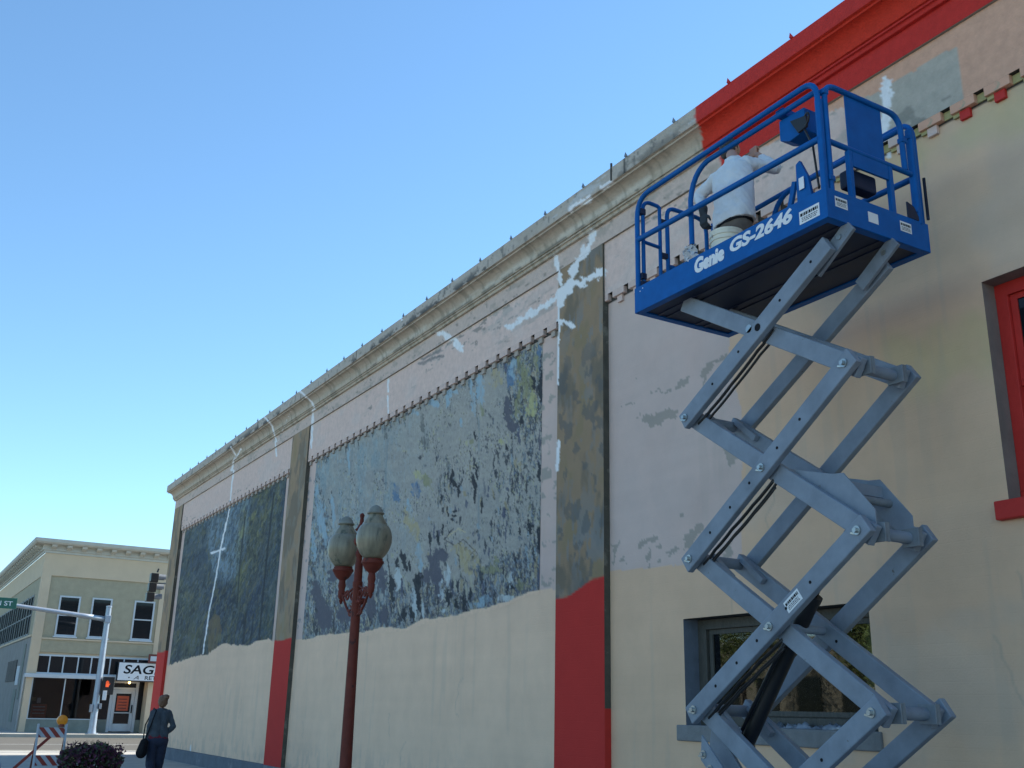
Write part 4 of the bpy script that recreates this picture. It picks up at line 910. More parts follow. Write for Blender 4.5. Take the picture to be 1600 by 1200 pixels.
# things on the platform
bk = thing('bucket', (5.72, 6.13, 5.075), 'white plastic paint bucket on the lift platform behind the toe board', 'bucket')
MB().lathe([(.12,5.076),(.142,5.43),(.150,5.432),(.150,5.455),(.143,5.457),(.143,5.475),(.151,5.477),(.151,5.50),(.144,5.502),(.15,5.52),(.148,5.53),(.0,5.532)], (5.72,6.13,0), 28).build('body', M['bucketw'], bk, smooth='auto')
MB().tube([(5.72+.15*math.cos(t), 6.13+.02, 5.49+.16*math.sin(-t)*.9) for t in [i*math.pi/10 for i in range(11)]], .004, 6).build('handle', M['bolt'], bk, smooth=True)
c0 = hX(1076, 397, 5.37); rg = MB(); n = 12
for i in range(n):
    for k in range(n):
        u, v = i/(n-1)-.5, k/(n-1)-.5
        rg.v.append(Vector((c0.x + .02 - .025*math.cos(k*1.3+i) - .03*(1-abs(u)*2), c0.y + u*.15 + .01*math.sin(k*2), c0.z + v*.13 + .015*math.sin(i*2.1+k*.7))))
for i in range(n-1):
    for k in range(n-1): rg.f.append((i*n+k, (i+1)*n+k, (i+1)*n+k+1, i*n+k+1))
rg.build('rag', M['cloth'], None, smooth=True, label='white rag hanging over the near toe board of the lift', cat='rag')

# ------------------------------------------------------------------ people
def remesh(mb, name, voxel, material, parent, smooth_it=6, fold=0.0, fs=9.0):
    me = D.meshes.new('tmp'); me.from_pydata([tuple(v) for v in mb.v], [], mb.f)
    bm = bmesh.new(); bm.from_mesh(me); bmesh.ops.recalc_face_normals(bm, faces=bm.faces); bm.to_mesh(me); bm.free()
    o = D.objects.new('tmp', me); COL.objects.link(o)
    r = o.modifiers.new('r', 'REMESH'); r.mode = 'VOXEL'; r.voxel_size = voxel
    s = o.modifiers.new('s', 'SMOOTH'); s.factor = .5; s.iterations = smooth_it
    m2 = D.meshes.new_from_object(o.evaluated_get(bpy.context.evaluated_depsgraph_get())); D.objects.remove(o)
    off = OFF[parent.name]
    if fold:
        co = np.array([v.co[:] for v in m2.vertices]); nn = np.array([v.normal[:] for v in m2.vertices]); a, b, c = co.T
        f1 = fbm(b*fs + c*fs*.45 + 50, c*fs*.6 + a*fs*.6 + 50, 5, 4); f2 = np.abs(fbm(b*fs*.7 - c*fs*.35 + 9, c*fs*.5 + a*fs + 31, 9, 3) - .5)*2
        co += nn*((f1 - .5)*.9 - f2*.7 + .22)[:, None]*fold
        m2.vertices.foreach_set('co', co.ravel())
    for v in m2.vertices: v.co -= off
    m2.name = name; m2.shade_smooth(); m2.materials.clear()
    return link(name, m2, parent, material)
def cap(mb, p, q, r0, r1, n=14):
    p, q = Vector(p), Vector(q); mb.sphere(p, r0, n, 8); mb.sphere(q, r1, n, 8); mb.tube([p, q], [r0, r1], n)
def chain(mb, pts, rs):
    for i in range(len(pts)-1): cap(mb, pts[i], pts[i+1], rs[i], rs[i+1])
def hand(mb, wrist, fwd, side, up, s=1., curl=.6):
    w_, f, sd_, u = Vector(wrist), Vector(fwd).normalized(), Vector(side).normalized(), Vector(up).normalized()
    for k in range(4): cap(mb, w_ + f*.01*s + sd_*(.012*(k-1.5))*s, w_ + f*.09*s + sd_*(.02*(k-1.5))*s, .017*s, .013*s, 10)
    for k, ln in enumerate((.065, .078, .072, .055)):
        b0 = w_ + f*.09*s + sd_*(.021*(k-1.5))*s; b1 = b0 + (f*math.cos(curl) - u*math.sin(curl))*ln*.5*s; b2 = b1 + (f*math.cos(curl*2.3) - u*math.sin(curl*2.3))*ln*.5*s
        chain(mb, [b0, b1, b2], [.0095*s, .0088*s, .0078*s])
    t0 = w_ + f*.03*s - sd_*.03*s; t1 = t0 + (f*.6 - sd_*.8)*.04*s; t2 = t1 + (f*.9 - u*.5)*.032*s
    chain(mb, [t0, t1, t2], [.014*s, .011*s, .009*s])

def head(mb, c, fw, s=1.):
    c = Vector(c); f = Vector(fw).normalized()
    mb.sphere(c, (.080*s, .080*s, .112*s), 16, 12); mb.sphere(c + f*.018*s + Vector((0,0,.02*s)), .086*s, 16, 10)
    mb.sphere(c + f*.05*s - Vector((0,0,.06*s)), (.045*s,.045*s,.042*s), 12, 8)
    sd_ = f.cross(Vector((0,0,1)))
    cap(mb, c + f*.085*s + Vector((0,0,.01*s)), c + f*.108*s - Vector((0,0,.022*s)), .008*s, .014*s, 8)
    for q in (-1, 1):
        mb.sphere(c + sd_*q*.082*s - f*.005*s - Vector((0,0,.005*s)), (.014*s,.022*s,.032*s), 8, 6)

# painter on the platform, back to the camera
PM = thing('person', (5.98, 6.32, 5.075), 'person in pale blue shirt and brown trousers painting from the lift platform, back turned', 'person')
hip = V(5.98, 6.31, 5.80); neck = V(6.11, 6.40, 6.50); hd = Vector(hX(1141, 236, 6.27))
shL = V(6.06, 6.57, 6.39); shR = V(6.09, 6.22, 6.38)
hR = hX(1180, 239, 6.46); eR = hX(1210, 262, 6.36); eL = hX(1093, 306, 6.06); hL = hX(1099, 334, 5.98)
kneeL, kneeR = V(6.03, 6.42, 5.46), V(6.03, 6.20, 5.46); anL, anR = V(5.97, 6.45, 5.15), V(5.97, 6.17, 5.15)
def loft(mb, rings, n=28, p=2.4):       # rings (centre, half width along y, half depth along x), superellipse section
    k0 = len(mb.v)
    for c, hw, hd_ in rings:
        for k in range(n):
            t = 2*math.pi*k/n; ct, st = math.cos(t), math.sin(t); q = (abs(ct)**p + abs(st)**p)**(-1/p)
            mb.v.append(Vector(c) + Vector((ct*q*hd_, st*q*hw, 0)))
    for i in range(len(rings)-1):
        for k in range(n): mb.f.append((k0+i*n+k, k0+i*n+(k+1)%n, k0+(i+1)*n+(k+1)%n, k0+(i+1)*n+k))
    mb.f.append(tuple(k0+k for k in range(n))[::-1]); e = k0+(len(rings)-1)*n; mb.f.append(tuple(e+k for k in range(n)))
TR = [((5.985,6.305,5.765),.200,.135), ((5.985,6.305,5.85),.203,.138), ((6.0,6.315,6.0),.190,.125), ((6.02,6.335,6.15),.196,.128), ((6.045,6.365,6.28),.205,.130), ((6.065,6.385,6.37),.195,.118), ((6.085,6.395,6.43),.150,.10), ((6.10,6.40,6.48),.085,.075), ((6.115,6.40,6.52),.062,.062)]
def torso(mb, g): loft(mb, [(c, a*1.09 + g, b_ + g) for c, a, b_ in TR])
def arms(mb, g, hand_too):
    d = (Vector(hR)-Vector(eR)); wR = Vector(eR) + d*(.62 if not hand_too else .85); d2 = Vector(hL)-Vector(eL); wL = Vector(eL) + d2*(.75 if not hand_too else 1)
    chain(mb, [shR, Vector(eR), wR], [.056+g, .046+g, .032+g]); chain(mb, [shL, Vector(eL), wL], [.056+g, .044+g, .030+g])
b = MB(); torso(b, -.03); arms(b, 0, True); chain(b, [neck, neck.lerp(hd, .6)], [.058, .055]); head(b, hd, (.8, 0, -.45))
chain(b, [hip + Vector((0,.09,-.05)), kneeL, anL], [.09,.06,.045]); chain(b, [hip + Vector((0,-.09,-.05)), kneeR, anR], [.09,.06,.045])
for a_ in (anL, anR): cap(b, a_ - Vector((0.03,0,.03)), a_ + Vector((.16,0,-.045)), .04, .03)
hand(b, Vector(hR)+Vector((-.02,0,-.05)), (.1,.15,1), (0,-1,.1), (-1,0,0), 1.15, 1.2); hand(b, Vector(hL), (-.1,-.1,-1), (0,1,0), (-1,0,0), 1.0, .6)
remesh(b, 'body', .0075, M['skin'], PM, 4)
b = MB(); torso(b, 0); arms(b, .012, False); b.sphere(V(6.10,6.40,6.50), (.075,.085,.035)); remesh(b, 'shirt', .008, M['shirt'], PM, 3, .030, 11)
b = MB(); loft(b, [((5.985,6.305,5.70),.178,.118), ((5.985,6.305,5.80),.180,.118), ((5.985,6.305,5.86),.172,.112)]); cap(b, hip + Vector((0,.07,-.10)), hip + Vector((0,-.07,-.10)), .115, .115)
chain(b, [hip + Vector((0,.09,-.10)), kneeL, anL + Vector((0,0,.02))], [.108,.082,.07]); chain(b, [hip + Vector((0,-.09,-.10)), kneeR, anR + Vector((0,0,.02))], [.108,.082,.07])
remesh(b, 'trousers', .010, M['trouser'], PM, 3, .018)
b = MB(); loft(b, [((5.985,6.305,5.742),.190,.130), ((5.985,6.305,5.776),.190,.130)]); remesh(b, 'belt', .008, M['ink'], PM, 1)
b = MB()
for a_ in (anL, anR): cap(b, a_ - Vector((0.035,0,.03)), a_ + Vector((.17,0,-.035)), .05, .04)
remesh(b, 'shoes', .012, M['matt_black'], PM, 3)
b = MB(); b.sphere(hd + Vector((-.012,0,.018)), (.095,.088,.112), 16, 12); b.sphere(hd + Vector((-.05,0,-.04)), (.05,.065,.06), 12, 8); remesh(b, 'hair', .009, M['hair'], PM, 2, .02, 40)
b = MB(); hand(b, Vector(hL), (-.1,-.1,-1), (0,1,0), (-1,0,0), 1.2, .6); cap(b, Vector(hL)+Vector((.0,.0,.05)), Vector(hL), .045, .038); remesh(b, 'glove', .008, M['glove'], PM, 3)

# woman on the pavement, seen from behind
PW = thing('person', (4.63, 20.6, 0), 'person in dark denim jacket and jeans with hair in a bun, walking on the pavement', 'person')
WX, WY = 4.63, 20.6
def w_(dx, dy, z): return V(WX+dx, WY+dy, z)
hp = w_(0, 0, .88)
fL, fR = [w_(-.085,.0,.86), w_(-.10,.16,.48), w_(-.09,-.02,.09)], [w_(.085,0,.86), w_(.085,.06,.47), w_(.07,.20,.08)]
fL = [w_(-.085,.0,.86), w_(-.08,.05,.47), w_(-.08,-.17,.10)]
def wt(mb, g):
    chain(mb, [w_(-.06,0,.92), w_(-.04,.01,1.08), w_(-.07,.0,1.28)], [.095+g,.082+g,.085+g]); chain(mb, [w_(.06,0,.92), w_(.04,.01,1.08), w_(.07,.0,1.28)], [.095+g,.082+g,.085+g])
    chain(mb, [w_(-.135,0,1.305), w_(0,.0,1.35), w_(.14,0,1.31)], [.042+g,.05+g,.042+g])
def wa(mb, g):
    chain(mb, [w_(-.145,0,1.30), w_(-.185,-.02,1.06), w_(-.18,.05,.86)], [.038+g,.033+g,.025+g])
    chain(mb, [w_(.15,0,1.30), w_(.245,-.05,1.09), w_(.14,.03,.97)], [.038+g,.033+g,.025+g])
b = MB(); wt(b, 0); wa(b, 0); chain(b, [w_(0,0,1.36), w_(0,.015,1.45)], [.048,.045]); head(b, w_(.01,.02,1.515), (0,1,0), .93)
chain(b, fL, [.095,.06,.042]); chain(b, fR, [.095,.06,.042])
for q in (fL[-1], fR[-1]): cap(b, q - Vector((0,.03,.045)), q + Vector((0,.14,-.06)), .035, .025)
hand(b, w_(-.19,.05,.86), (0,.1,-1), (0,1,0), (1,0,0), .9, .6); hand(b, w_(.155,.03,.97), (-.8,.3,-.5), (0,1,0), (0,0,1), .9, .5)
remesh(b, 'body', .010, M['skin'], PW, 4)
b = MB(); wt(b, .022); wa(b, .016); remesh(b, 'jacket', .010, M['jacket'], PW, 3, .03, 12)
b = MB(); chain(b, [w_(-.07,0,.885), w_(.07,0,.885)], [.113,.113]); remesh(b, 'shirt_hem', .012, M['redcloth'], PW, 4)
b = MB(); cap(b, w_(-.06,-.005,.83), w_(.06,-.005,.83), .118, .118); chain(b, [fL[0]+Vector((0,0,-.03)), fL[1], fL[2]+Vector((0,0,.03))], [.105,.080,.066]); chain(b, [fR[0]+Vector((0,0,-.03)), fR[1], fR[2]+Vector((0,0,.03))], [.105,.080,.066]); remesh(b, 'jeans', .011, M['jeans'], PW, 3, .02, 12)
b = MB()
for q in (fL[-1], fR[-1]): cap(b, q - Vector((0,.035,.045)), q + Vector((0,.15,-.055)), .042, .034)
remesh(b, 'shoes', .012, M['matt_black'], PW, 3)
b = MB(); b.sphere(w_(.01,-.005,1.53), (.088,.095,.115), 16, 12); b.sphere(w_(.05,-.06,1.60), (.055,.055,.05), 12, 8); b.sphere(w_(.0,-.04,1.47), (.06,.05,.06), 12, 8); remesh(b, 'hair', .010, M['hairb'], PW, 2, .02, 40)
bag = thing('shoulder_bag', (4.37, 20.56, .6), 'black shoulder bag hanging at the left hip of the walking person', 'bag')
b = MB(); chain(b, [V(.27+4.10,20.50,.80), V(.27+4.08,20.55,.62)], [.075,.10]); b.sphere(V(.27+4.08,20.53,.68), (.06,.13,.15)); remesh(b, 'pouch', .014, M['ink'], bag, 4)
MB().tube([V(.27+4.10,20.50,.82), V(.27+4.17,20.44,1.1), V(.27+4.24,20.47,1.36), V(.27+4.23,20.62,1.40), V(.27+4.12,20.68,1.1), V(.27+4.09,20.58,.80)], .012, 6).build('strap', M['ink'], bag, smooth=True)

# ------------------------------------------------------------------ twin street lamp
LX, LY = 4.87, 12.0
T = thing('street_lamp', (LX, LY, 0), 'oxide red iron street lamp with two weathered acorn globes', 'street lamp')
MB().lathe([(.17,0),(.17,.10),(.15,.14),(.15,.5),(.12,.56),(.115,.62),(.085,.70),(.074,.80),(.068,1.4),(.060,2.3),(.054,2.90),(.062,2.92),(.062,2.97),(.052,2.98),(.050,3.17),(.038,3.23),(.035,3.27),(.052,3.30),(.052,3.33),(.03,3.37),(.0,3.37)], (LX,LY,0), 24).build('pole', M['post'], T, smooth='auto')
MB().lathe([(.03,3.36),(.035,3.40),(.07,3.43),(.085,3.46),(.08,3.50),(.035,3.54),(.03,3.58),(.07,3.605),(.078,3.62),(.055,3.64),(.03,3.69),(.022,3.76),(.028,3.78),(.03,3.80),(.02,3.82),(.0,3.83)], (LX,LY,0), 16).build('finial', M['post'], T, smooth='auto')
MB().lathe([(.05,2.70),(.075,2.73),(.05,2.77)], (LX+.045,LY-.05,0), 10).build('pole_knob', M['post'], T, smooth=True)
for (gx, gy) in ((-.022, -.48), (-.02, .47)):
    cx, cy_ = LX+gx, LY+gy; zb = 3.20
    g = MB().lathe([(.10,zb),(.12,zb+.015),(.160,zb+.06),(.196,zb+.13),(.214,zb+.20),(.217,zb+.26),(.205,zb+.33),(.178,zb+.385),(.15,zb+.41),(.148,zb+.425),(.10,zb+.50),(.082,zb+.54),(.0,zb+.54)], (cx,cy_,0), 32).build('globe', M['globe'], T, smooth='auto')
    MB().lathe([(.06,zb+.535),(.100,zb+.540),(.106,zb+.552),(.088,zb+.575),(.078,zb+.60),(.055,zb+.63),(.02,zb+.65),(.0,zb+.652)], (cx,cy_,0), 24).build('globe_cap', M['globecap'], T, smooth='auto')
    MB().lathe([(.0,zb-.47),(.012,zb-.46),(.02,zb-.44),(.028,zb-.42),(.02,zb-.41),(.04,zb-.38),(.045,zb-.30),(.038,zb-.29),(.05,zb-.24),(.04,zb-.17),(.055,zb-.155),(.085,zb-.13),(.11,zb-.09),(.125,zb-.06),(.135,zb-.055),(.135,zb-.03),(.12,zb-.025),(.12,zb-.002),(.0,zb-.002)], (cx,cy_,0), 24).build('fitter_cup', M['post'], T, smooth='auto')
    d = Vector((gx, gy, 0)).normalized(); c = Vector((LX, LY, 0)); ln = math.hypot(gx, gy)
    MB().tube([c + d*.05 + Vector((0,0,2.92)), c + d*ln + Vector((0,0,2.80))], .014, 8).build('arm', M['post'], T, smooth=True)
    s = MB()
    def scroll(c0, r0, turns, a0, sg):
        pts = []
        for i in range(22):
            t = i/21; r = r0*(1-.75*t); a = a0 + sg*t*turns*2*math.pi
            pts.append(c0 + d*(math.cos(a)*r) + Vector((0,0,math.sin(a)*r)))
        s.tube(pts, .013, 7)
    scroll(c + d*(.13) + Vector((0,0,2.80)), .085, 1.2, math.pi*1.5, -1); scroll(c + d*(.29) + Vector((0,0,2.82)), .075, 1.2, 0, 1); scroll(c + d*(.17) + Vector((0,0,2.62)), .07, 1.1, math.pi*.5, 1)
    s.tube(arc(c + d*.06 + Vector((0,0,2.57)), c + d*.25 + Vector((0,0,2.59)), c + d*(ln-.04) + Vector((0,0,2.85)), 8), .016, 8)
    s.build('scroll_bracket', M['post'], T, smooth=True)

# ------------------------------------------------------------------ barricade, planter, bin
BX, BY = 2.84, 21.0
bar = thing('barricade', (BX, BY, 0), 'folding barricade with slanted red and white stripes and an amber lamp', 'barricade')
def panel(zc, y):
    wd, ht = .50, .17; x0 = BX-wd/2
    pb = MB().box(x0, x0+wd, y, y+.02, zc-ht/2, zc+ht/2).build('panel', M['barwhite'], bar, bevel=.004)
    for k in range(-1, 4):
        s0 = x0 + .02 + k*.165; pts = [(s0, zc+ht/2), (s0+.085, zc+ht/2), (s0+.085+.15, zc-ht/2), (s0+.15, zc-ht/2)]
        # clip against the board
        cl = []
        def clip(pl, xx, keepleft):
            o = []
            for i in range(len(pl)):
                a, b2 = pl[i], pl[(i+1)%len(pl)]; ia = (a[0] <= xx) == keepleft or a[0] == xx; ib = (b2[0] <= xx) == keepleft or b2[0] == xx
                if ia: o.append(a)
                if ia != ib: t = (xx-a[0])/(b2[0]-a[0]); o.append((xx, a[1]+t*(b2[1]-a[1])))
            return o
        pl = clip(clip(pts, x0+.001, False), x0+wd-.001, True) if pts else []
        if len(pl) >= 3: MB().add([(x, y-.0015, z) for x, z in pl], [tuple(range(len(pl)))]).build('stripe', M['barorange'], pb)
panel(.945, BY-.02); panel(.475, BY-.10)
for x in (BX-.235, BX+.235):
    MB().beam((x, BY+.0, 1.09), (x, BY-.20, .0), .035, .035).build('leg', M['barwhite'] if x < BX else M['galv'], bar)
    MB().beam((x+.012, BY+.03, 1.05), (x+.012, BY+.42, .0), .03, .03).build('leg', M['rusty'], bar)
MB().beam((BX+.02, BY+.02, .90), (BX-.52, BY+.12, .33), .02, .05, (0,1,0)).build('brace', M['barorange'], bar)
MB().lathe([(.05,1.04),(.05,1.09),(.0,1.09)], (BX+.15,BY,0), 10).build('lamp_base', M['rusty'], bar)
MB().tube([(BX+.15, BY-.035, 1.155), (BX+.15, BY-.03, 1.155), (BX+.15, BY+.03, 1.155), (BX+.15, BY+.035, 1.155)], [.06,.092,.092,.06], 24).build('warning_lamp', M['amber'], bar, smooth='auto')

def leaf_cluster(name, centers, n, size, m, parent, flat=.6, rnd=None):
    rnd = rnd or random.Random(3); mb = MB()
    for _ in range(n):
        c, r = rnd.choice(centers); c = Vector(c)
        while True:
            p = Vector((rnd.uniform(-1,1), rnd.uniform(-1,1), rnd.uniform(-1,1)))
            if .35 < p.length < 1: break
        p = Vector((p.x*r[0], p.y*r[1], p.z*r[2])) + c
        s = size*rnd.uniform(.6, 1.3); a = Vector((rnd.gauss(0,1), rnd.gauss(0,1), rnd.gauss(0,.7))).normalized(); b_ = a.orthogonal().normalized()
        b_ = Matrix.Rotation(rnd.uniform(0, 6.28), 3, a) @ b_; c_2 = a.cross(b_)
        k = len(mb.v); mb.v += [p - b_*s, p + c_2*s*.45, p + b_*s, p - c_2*s*.45]; mb.f.append((k, k+1, k+2, k+3))
    me = D.meshes.new(name); off = OFF[parent.name]; me.from_pydata([tuple(v-off) for v in mb.v], [], mb.f)
    return tag(link(name, me, parent, m), kind='stuff')
pl_ = thing('planter', (3.06, 18.0, 0), 'round planter overflowing with dark purple and green foliage', 'planter')
MB().lathe([(.30,0),(.36,.45),(.38,.46),(.38,.50),(.34,.50),(.0,.48)], (3.06,18,0), 24).build('pot', M['pot'], pl_, smooth='auto')
cs = [((3.06,18,.60),(.46,.42,.24)), ((2.82,18,.62),(.26,.3,.2)), ((3.30,18,.62),(.26,.3,.2)), ((3.06,18,.70),(.30,.3,.16)), ((2.72,17.95,.66),(.14,.2,.13)), ((3.18,17.9,.76),(.16,.2,.12)), ((3.40,18.0,.60),(.13,.2,.16)), ((2.92,17.9,.76),(.12,.2,.10))]
leaf_cluster('foliage', cs, 1500, .042, M['leafd'], pl_, rnd=random.Random(1)); leaf_cluster('foliage', cs, 1900, .040, M['leafp'], pl_, rnd=random.Random(2))
leaf_cluster('flowers', cs, 500, .014, M['leafy'], pl_, rnd=random.Random(5))
sp_ = MB(); rr_ = random.Random(9)
for _ in range(60):
    a, r = rr_.uniform(0, 6.28), rr_.uniform(.05, .42); x, y = 3.06+r*math.cos(a), 18+r*math.sin(a)*.9
    sp_.tube([(x, y, .68), (x+rr_.uniform(-.05,.05), y, .80+.08*(1-r)+rr_.uniform(0,.05))], .003, 3)
tp = []
for _ in range(26):
    a, q = rr_.uniform(0, 6.28), rr_.uniform(.15, .50); tp.append(((3.06+q*math.cos(a), 18+q*math.sin(a)*.8, .74+.10*(1-q*1.4)+rr_.uniform(-.03,.05)), (.05,.05,.07)))
leaf_cluster('sprig', tp, 420, .024, M['leafp'], pl_, rnd=random.Random(8))
sp_.build('stem', M['leafd'], pl_)
bn = thing('bin', (1.02, 12.0, 0), 'blue rounded-top plastic bin at the left edge of the pavement', 'bin')
MB().lathe([(.19,0),(.215,.72),(.225,.73),(.225,.78),(.0,.78)], (.98,12,0), 24).build('body', M['bluebin'], bn, smooth='auto')
MB().lathe([(.225,.782),(.22,.86),(.19,.95),(.13,1.01),(.0,1.04)], (.98,12,0), 24).build('lid', M['bluebin'], bn, smooth='auto')

# ------------------------------------------------------------------ signals
sg = thing('signal_pole', (9.06, 54.0, 0), 'grey steel signal pole with mast arm at the far kerb', 'signal pole')
MB().lathe([(.30,0.012),(.30,.06),(.20,.07),(.165,.3),(.125,5.85),(.14,5.86),(.14,5.93),(.0,5.96)], (9.06,54,0), 20).build('pole', M['galv'], sg, smooth='auto')
MB().tube([(9.0,54,5.30),(7.9,53.98,5.40),(4.3,53.9,5.72),(-.5,53.8,6.05)], [.13,.115,.09,.06], 14).build('mast_arm', M['galv'], sg, smooth=True)
MB().box(8.93, 9.2, 53.84, 54.16, 5.12, 5.48).build('arm_flange', M['galv'], sg, bevel=.02)
MB().box(8.80, 8.92, 53.8, 54.0, 1.0, 1.35).build('push_button', M['galv'], sg, bevel=.01)
MB().box(9.20, 9.30, 53.75, 53.95, 1.15, 1.4).build('push_button', M['galv'], sg, bevel=.01)
ss = thing('street_sign', (3.9, 53.75, 5.4), 'green street name sign on the mast arm at the left edge', 'street sign')
MB().box(2.70, 4.93, 53.70, 53.73, 5.49, 5.98).build('blade', M['green'], ss, bevel=.01)
letters('street_name', 'MAIN ST', ss, M['white'], (3.45,53.698,5.62), (1,0,0), (0,0,1), 1.30, .21, 0, .012)
pz = thing('pedestrian_signal', (9.42, 53.8, 2.2), 'black pedestrian signal with lit orange hand on the signal pole', 'pedestrian signal')
MB().box(9.22, 9.74, 53.72, 53.98, 1.80, 2.62).build('housing', M['sigblack'], pz, bevel=.03)
hd_ = MB()
hx, hz = 9.42, 2.28
hd_.box(hx-.07, hx+.07, 53.712, 53.718, hz-.13, hz+.03)
for k, l_ in enumerate((.10, .13, .12, .09)): hd_.box(hx-.07+.037*k, hx-.045+.037*k, 53.712, 53.718, hz+.03, hz+.03+l_)
hd_.beam((hx+.07, 53.715, hz-.05), (hx+.115, 53.715, hz+.03), .006, .028, (0,1,0))
hd_.build('hand_symbol', M['handred'], pz)
MB().box(9.26, 9.43, 53.60, 53.71, 1.55, 1.98).build('bracket', M['white'], pz, bevel=.01)
# vehicle signal by the building corner, on a pole round the corner
ts = thing('traffic_signal', (7.42, 36.0, 4.7), 'black three-section traffic signal seen from the side beside the building corner', 'traffic signal')
for k in range(3):
    zc = 5.47-.32*k; xo = 7.40 - .03*k
    s = MB().box(xo-.19, xo+.06, 35.86, 36.14, zc-.145, zc+.145).build('signal_section', M['sigblack'], ts, bevel=.02)
    v = MB(); n = 12; k0 = 0
    for t in range(n+1):
        a = -.35 + (math.pi+.7)*t/n
        v.v += [Vector((xo+.06, 36+math.cos(a)*.13, zc+math.sin(a)*.13)), Vector((xo+.30-.0*abs(t-n/2), 36+math.cos(a)*.13, zc+math.sin(a)*.13))]
    for t in range(n): v.f.append((2*t, 2*t+1, 2*t+3, 2*t+2))
    v.build('visor', M['galvd'] if 'galvd' in M else M['armdark'], s, smooth=True)
MB().tube([(7.42,36,5.66),(7.45,36,5.78)], .03, 8).build('top_cap', M['sigblack'], ts)
MB().tube([(7.42,36,5.30),(8.3,36,5.33),(8.9,36,5.33)], .022, 8).build('bracket_arm', M['armdark'], ts, smooth=True)
MB().lathe([(.16,0),(.10,6.2),(.0,6.22)], (8.95,36,0), 16).build('pole', M['galv'], ts, smooth='auto')

# ------------------------------------------------------------------ shop across the street
S = thing('shop_building', (6.15, 57, 0), 'cream two-storey corner shop with bracketed cornice across the street', 'building')
SX0, SX1, SY, SB, SH = 6.15, 21.0, 57.0, 84.0, 8.6
bw = lambda nm, m, *a, **k: MB().box(*a).build(nm, M[m], k.pop('parent', S), **k)
# masonry: front
bw('wall', 'b2cream', SX0+.3, SX1, SY+.14, SY+.4, 3.75, SH)
bw('wall', 'b2cream', SX0+.02, SX0+.46, SY-.001, SY+.4, 2.73, SH)          # corner pier, upper
bw('wall', 'b2cream', SX0+.46, SX1, SY, SY+.139, 7.5, SH)                  # head band
bw('wall', 'b2cream', 12.02, 12.6, SY, SY+.139, 3.76, 7.499)
WIN = [(7.16, 8.17), (8.72, 9.71), (10.81, 11.85)]
segs = [SX0+.462] + [v for w2 in WIN for v in w2] + [12.018]
for i in range(0, len(segs), 2): bw('stucco', 'b2green', segs[i], segs[i+1], SY+.07, SY+.138, 4.56, 6.55)
bw('stucco', 'b2green', SX0+.462, 12.018, SY+.07, SY+.138, 6.551, 7.498); bw('stucco', 'b2green', SX0+.462, 12.018, SY+.07, SY+.138, 4.46, 4.559); bw('stucco', 'b2green', SX0+.462, 12.018, SY+.03, SY+.138, 3.76, 4.379)
bw('string_course', 'b2cream', SX0+.462, 12.018, SY-.02, SY+.137, 4.381, 4.459)
for y0, y1 in WIN:
    wn = MB(); t = .08
    wn.box(y0, y1, SY+.03, SY+.12, 4.56, 4.64); wn.box(y0, y1, SY+.03, SY+.12, 6.47, 6.55); wn.box(y0, y0+t, SY+.03, SY+.12, 4.641, 6.469); wn.box(y1-t, y1, SY+.03, SY+.12, 4.641, 6.469)
    f = wn.build('window', M['b2trim'], S)
    MB().box(y0-.06, y1+.06, SY-.03, SY+.07, 4.49, 4.559).build('sill', M['b2trim'], f)
    MB().box(y0+t, y1-t, SY+.05, SY+.11, 5.56, 5.62).build('meeting_rail', M['b2trim'], f)
    MB().box(y0+t, y1-t, SY+.085, SY+.09, 4.64, 5.56).build('pane', M['glass'], f); MB().box(y0+t, y1-t, SY+.075, SY+.08, 5.62, 6.47).build('pane', M['glass'], f)
# side wall along the side street
bw('side_wall', 'b2grey', SX0+.03, SX0+.4, SY+.401, SB, 0, 4.5); bw('side_wall', 'b2green', SX0+.05, SX0+.4, SY+.401, SB, 4.501, 7.45); bw('side_wall', 'b2cream', SX0+.02, SX0+.4, SY+.401, SB, 7.451, SH)
bw('string_course', 'b2cream', SX0-.02, SX0+.049, SY+.401, SB, 4.50, 4.60)
for k in range(9):
    y = 59.0 + 2.35*k
    for q in (0, 1.05):
        f = MB().box(SX0+.01, SX0+.049, y+q, y+q+.85, 4.62, 6.68).build('window', M['b2frame'], S)
        MB().box(SX0+.004, SX0+.009, y+q+.08, y+q+.77, 4.72, 5.60).build('pane', M['glassd'], f); MB().box(SX0+.004, SX0+.009, y+q+.08, y+q+.77, 5.68, 6.58).build('pane', M['glassd'], f)
g_ = MB().box(SX0+.005, SX0+.029, 61.9, 66.4, 2.4, 3.5).build('window', M['b2dark'], S)
for k in range(14): MB().box(SX0-.02, SX0+.004, 62.0+.32*k, 62.06+.32*k, 2.4, 3.5).build('bar', M['b2grey'], g_)
bw('notice', 'b2trim', SX0-.01, SX0+.029, 60.1, 61.3, 2.2, 3.15)
bw('blind_panel', 'b2kick', SX0+.0, SX0+.028, 60.3, 61.6, .4, 2.0); bw('blind_panel', 'b2kick', SX0+.0, SX0+.028, 58.9, 59.6, 1.5, 4.2)
MB().tube([(SX0-.03, SY+.22, .05), (SX0-.03, SY+.22, 2.6), (SX0-.02, SY+.1, 2.7)], .05, 8).build('downpipe', M['b2trim'], S, smooth=True)
bw('roof', 'b2kick', SX0+.2, SX1, SY+.2, SB, SH-.1, SH+.0); bw('back_wall', 'b2grey', SX1-.3, SX1, SY+.4, SB, 0, SH-.1)
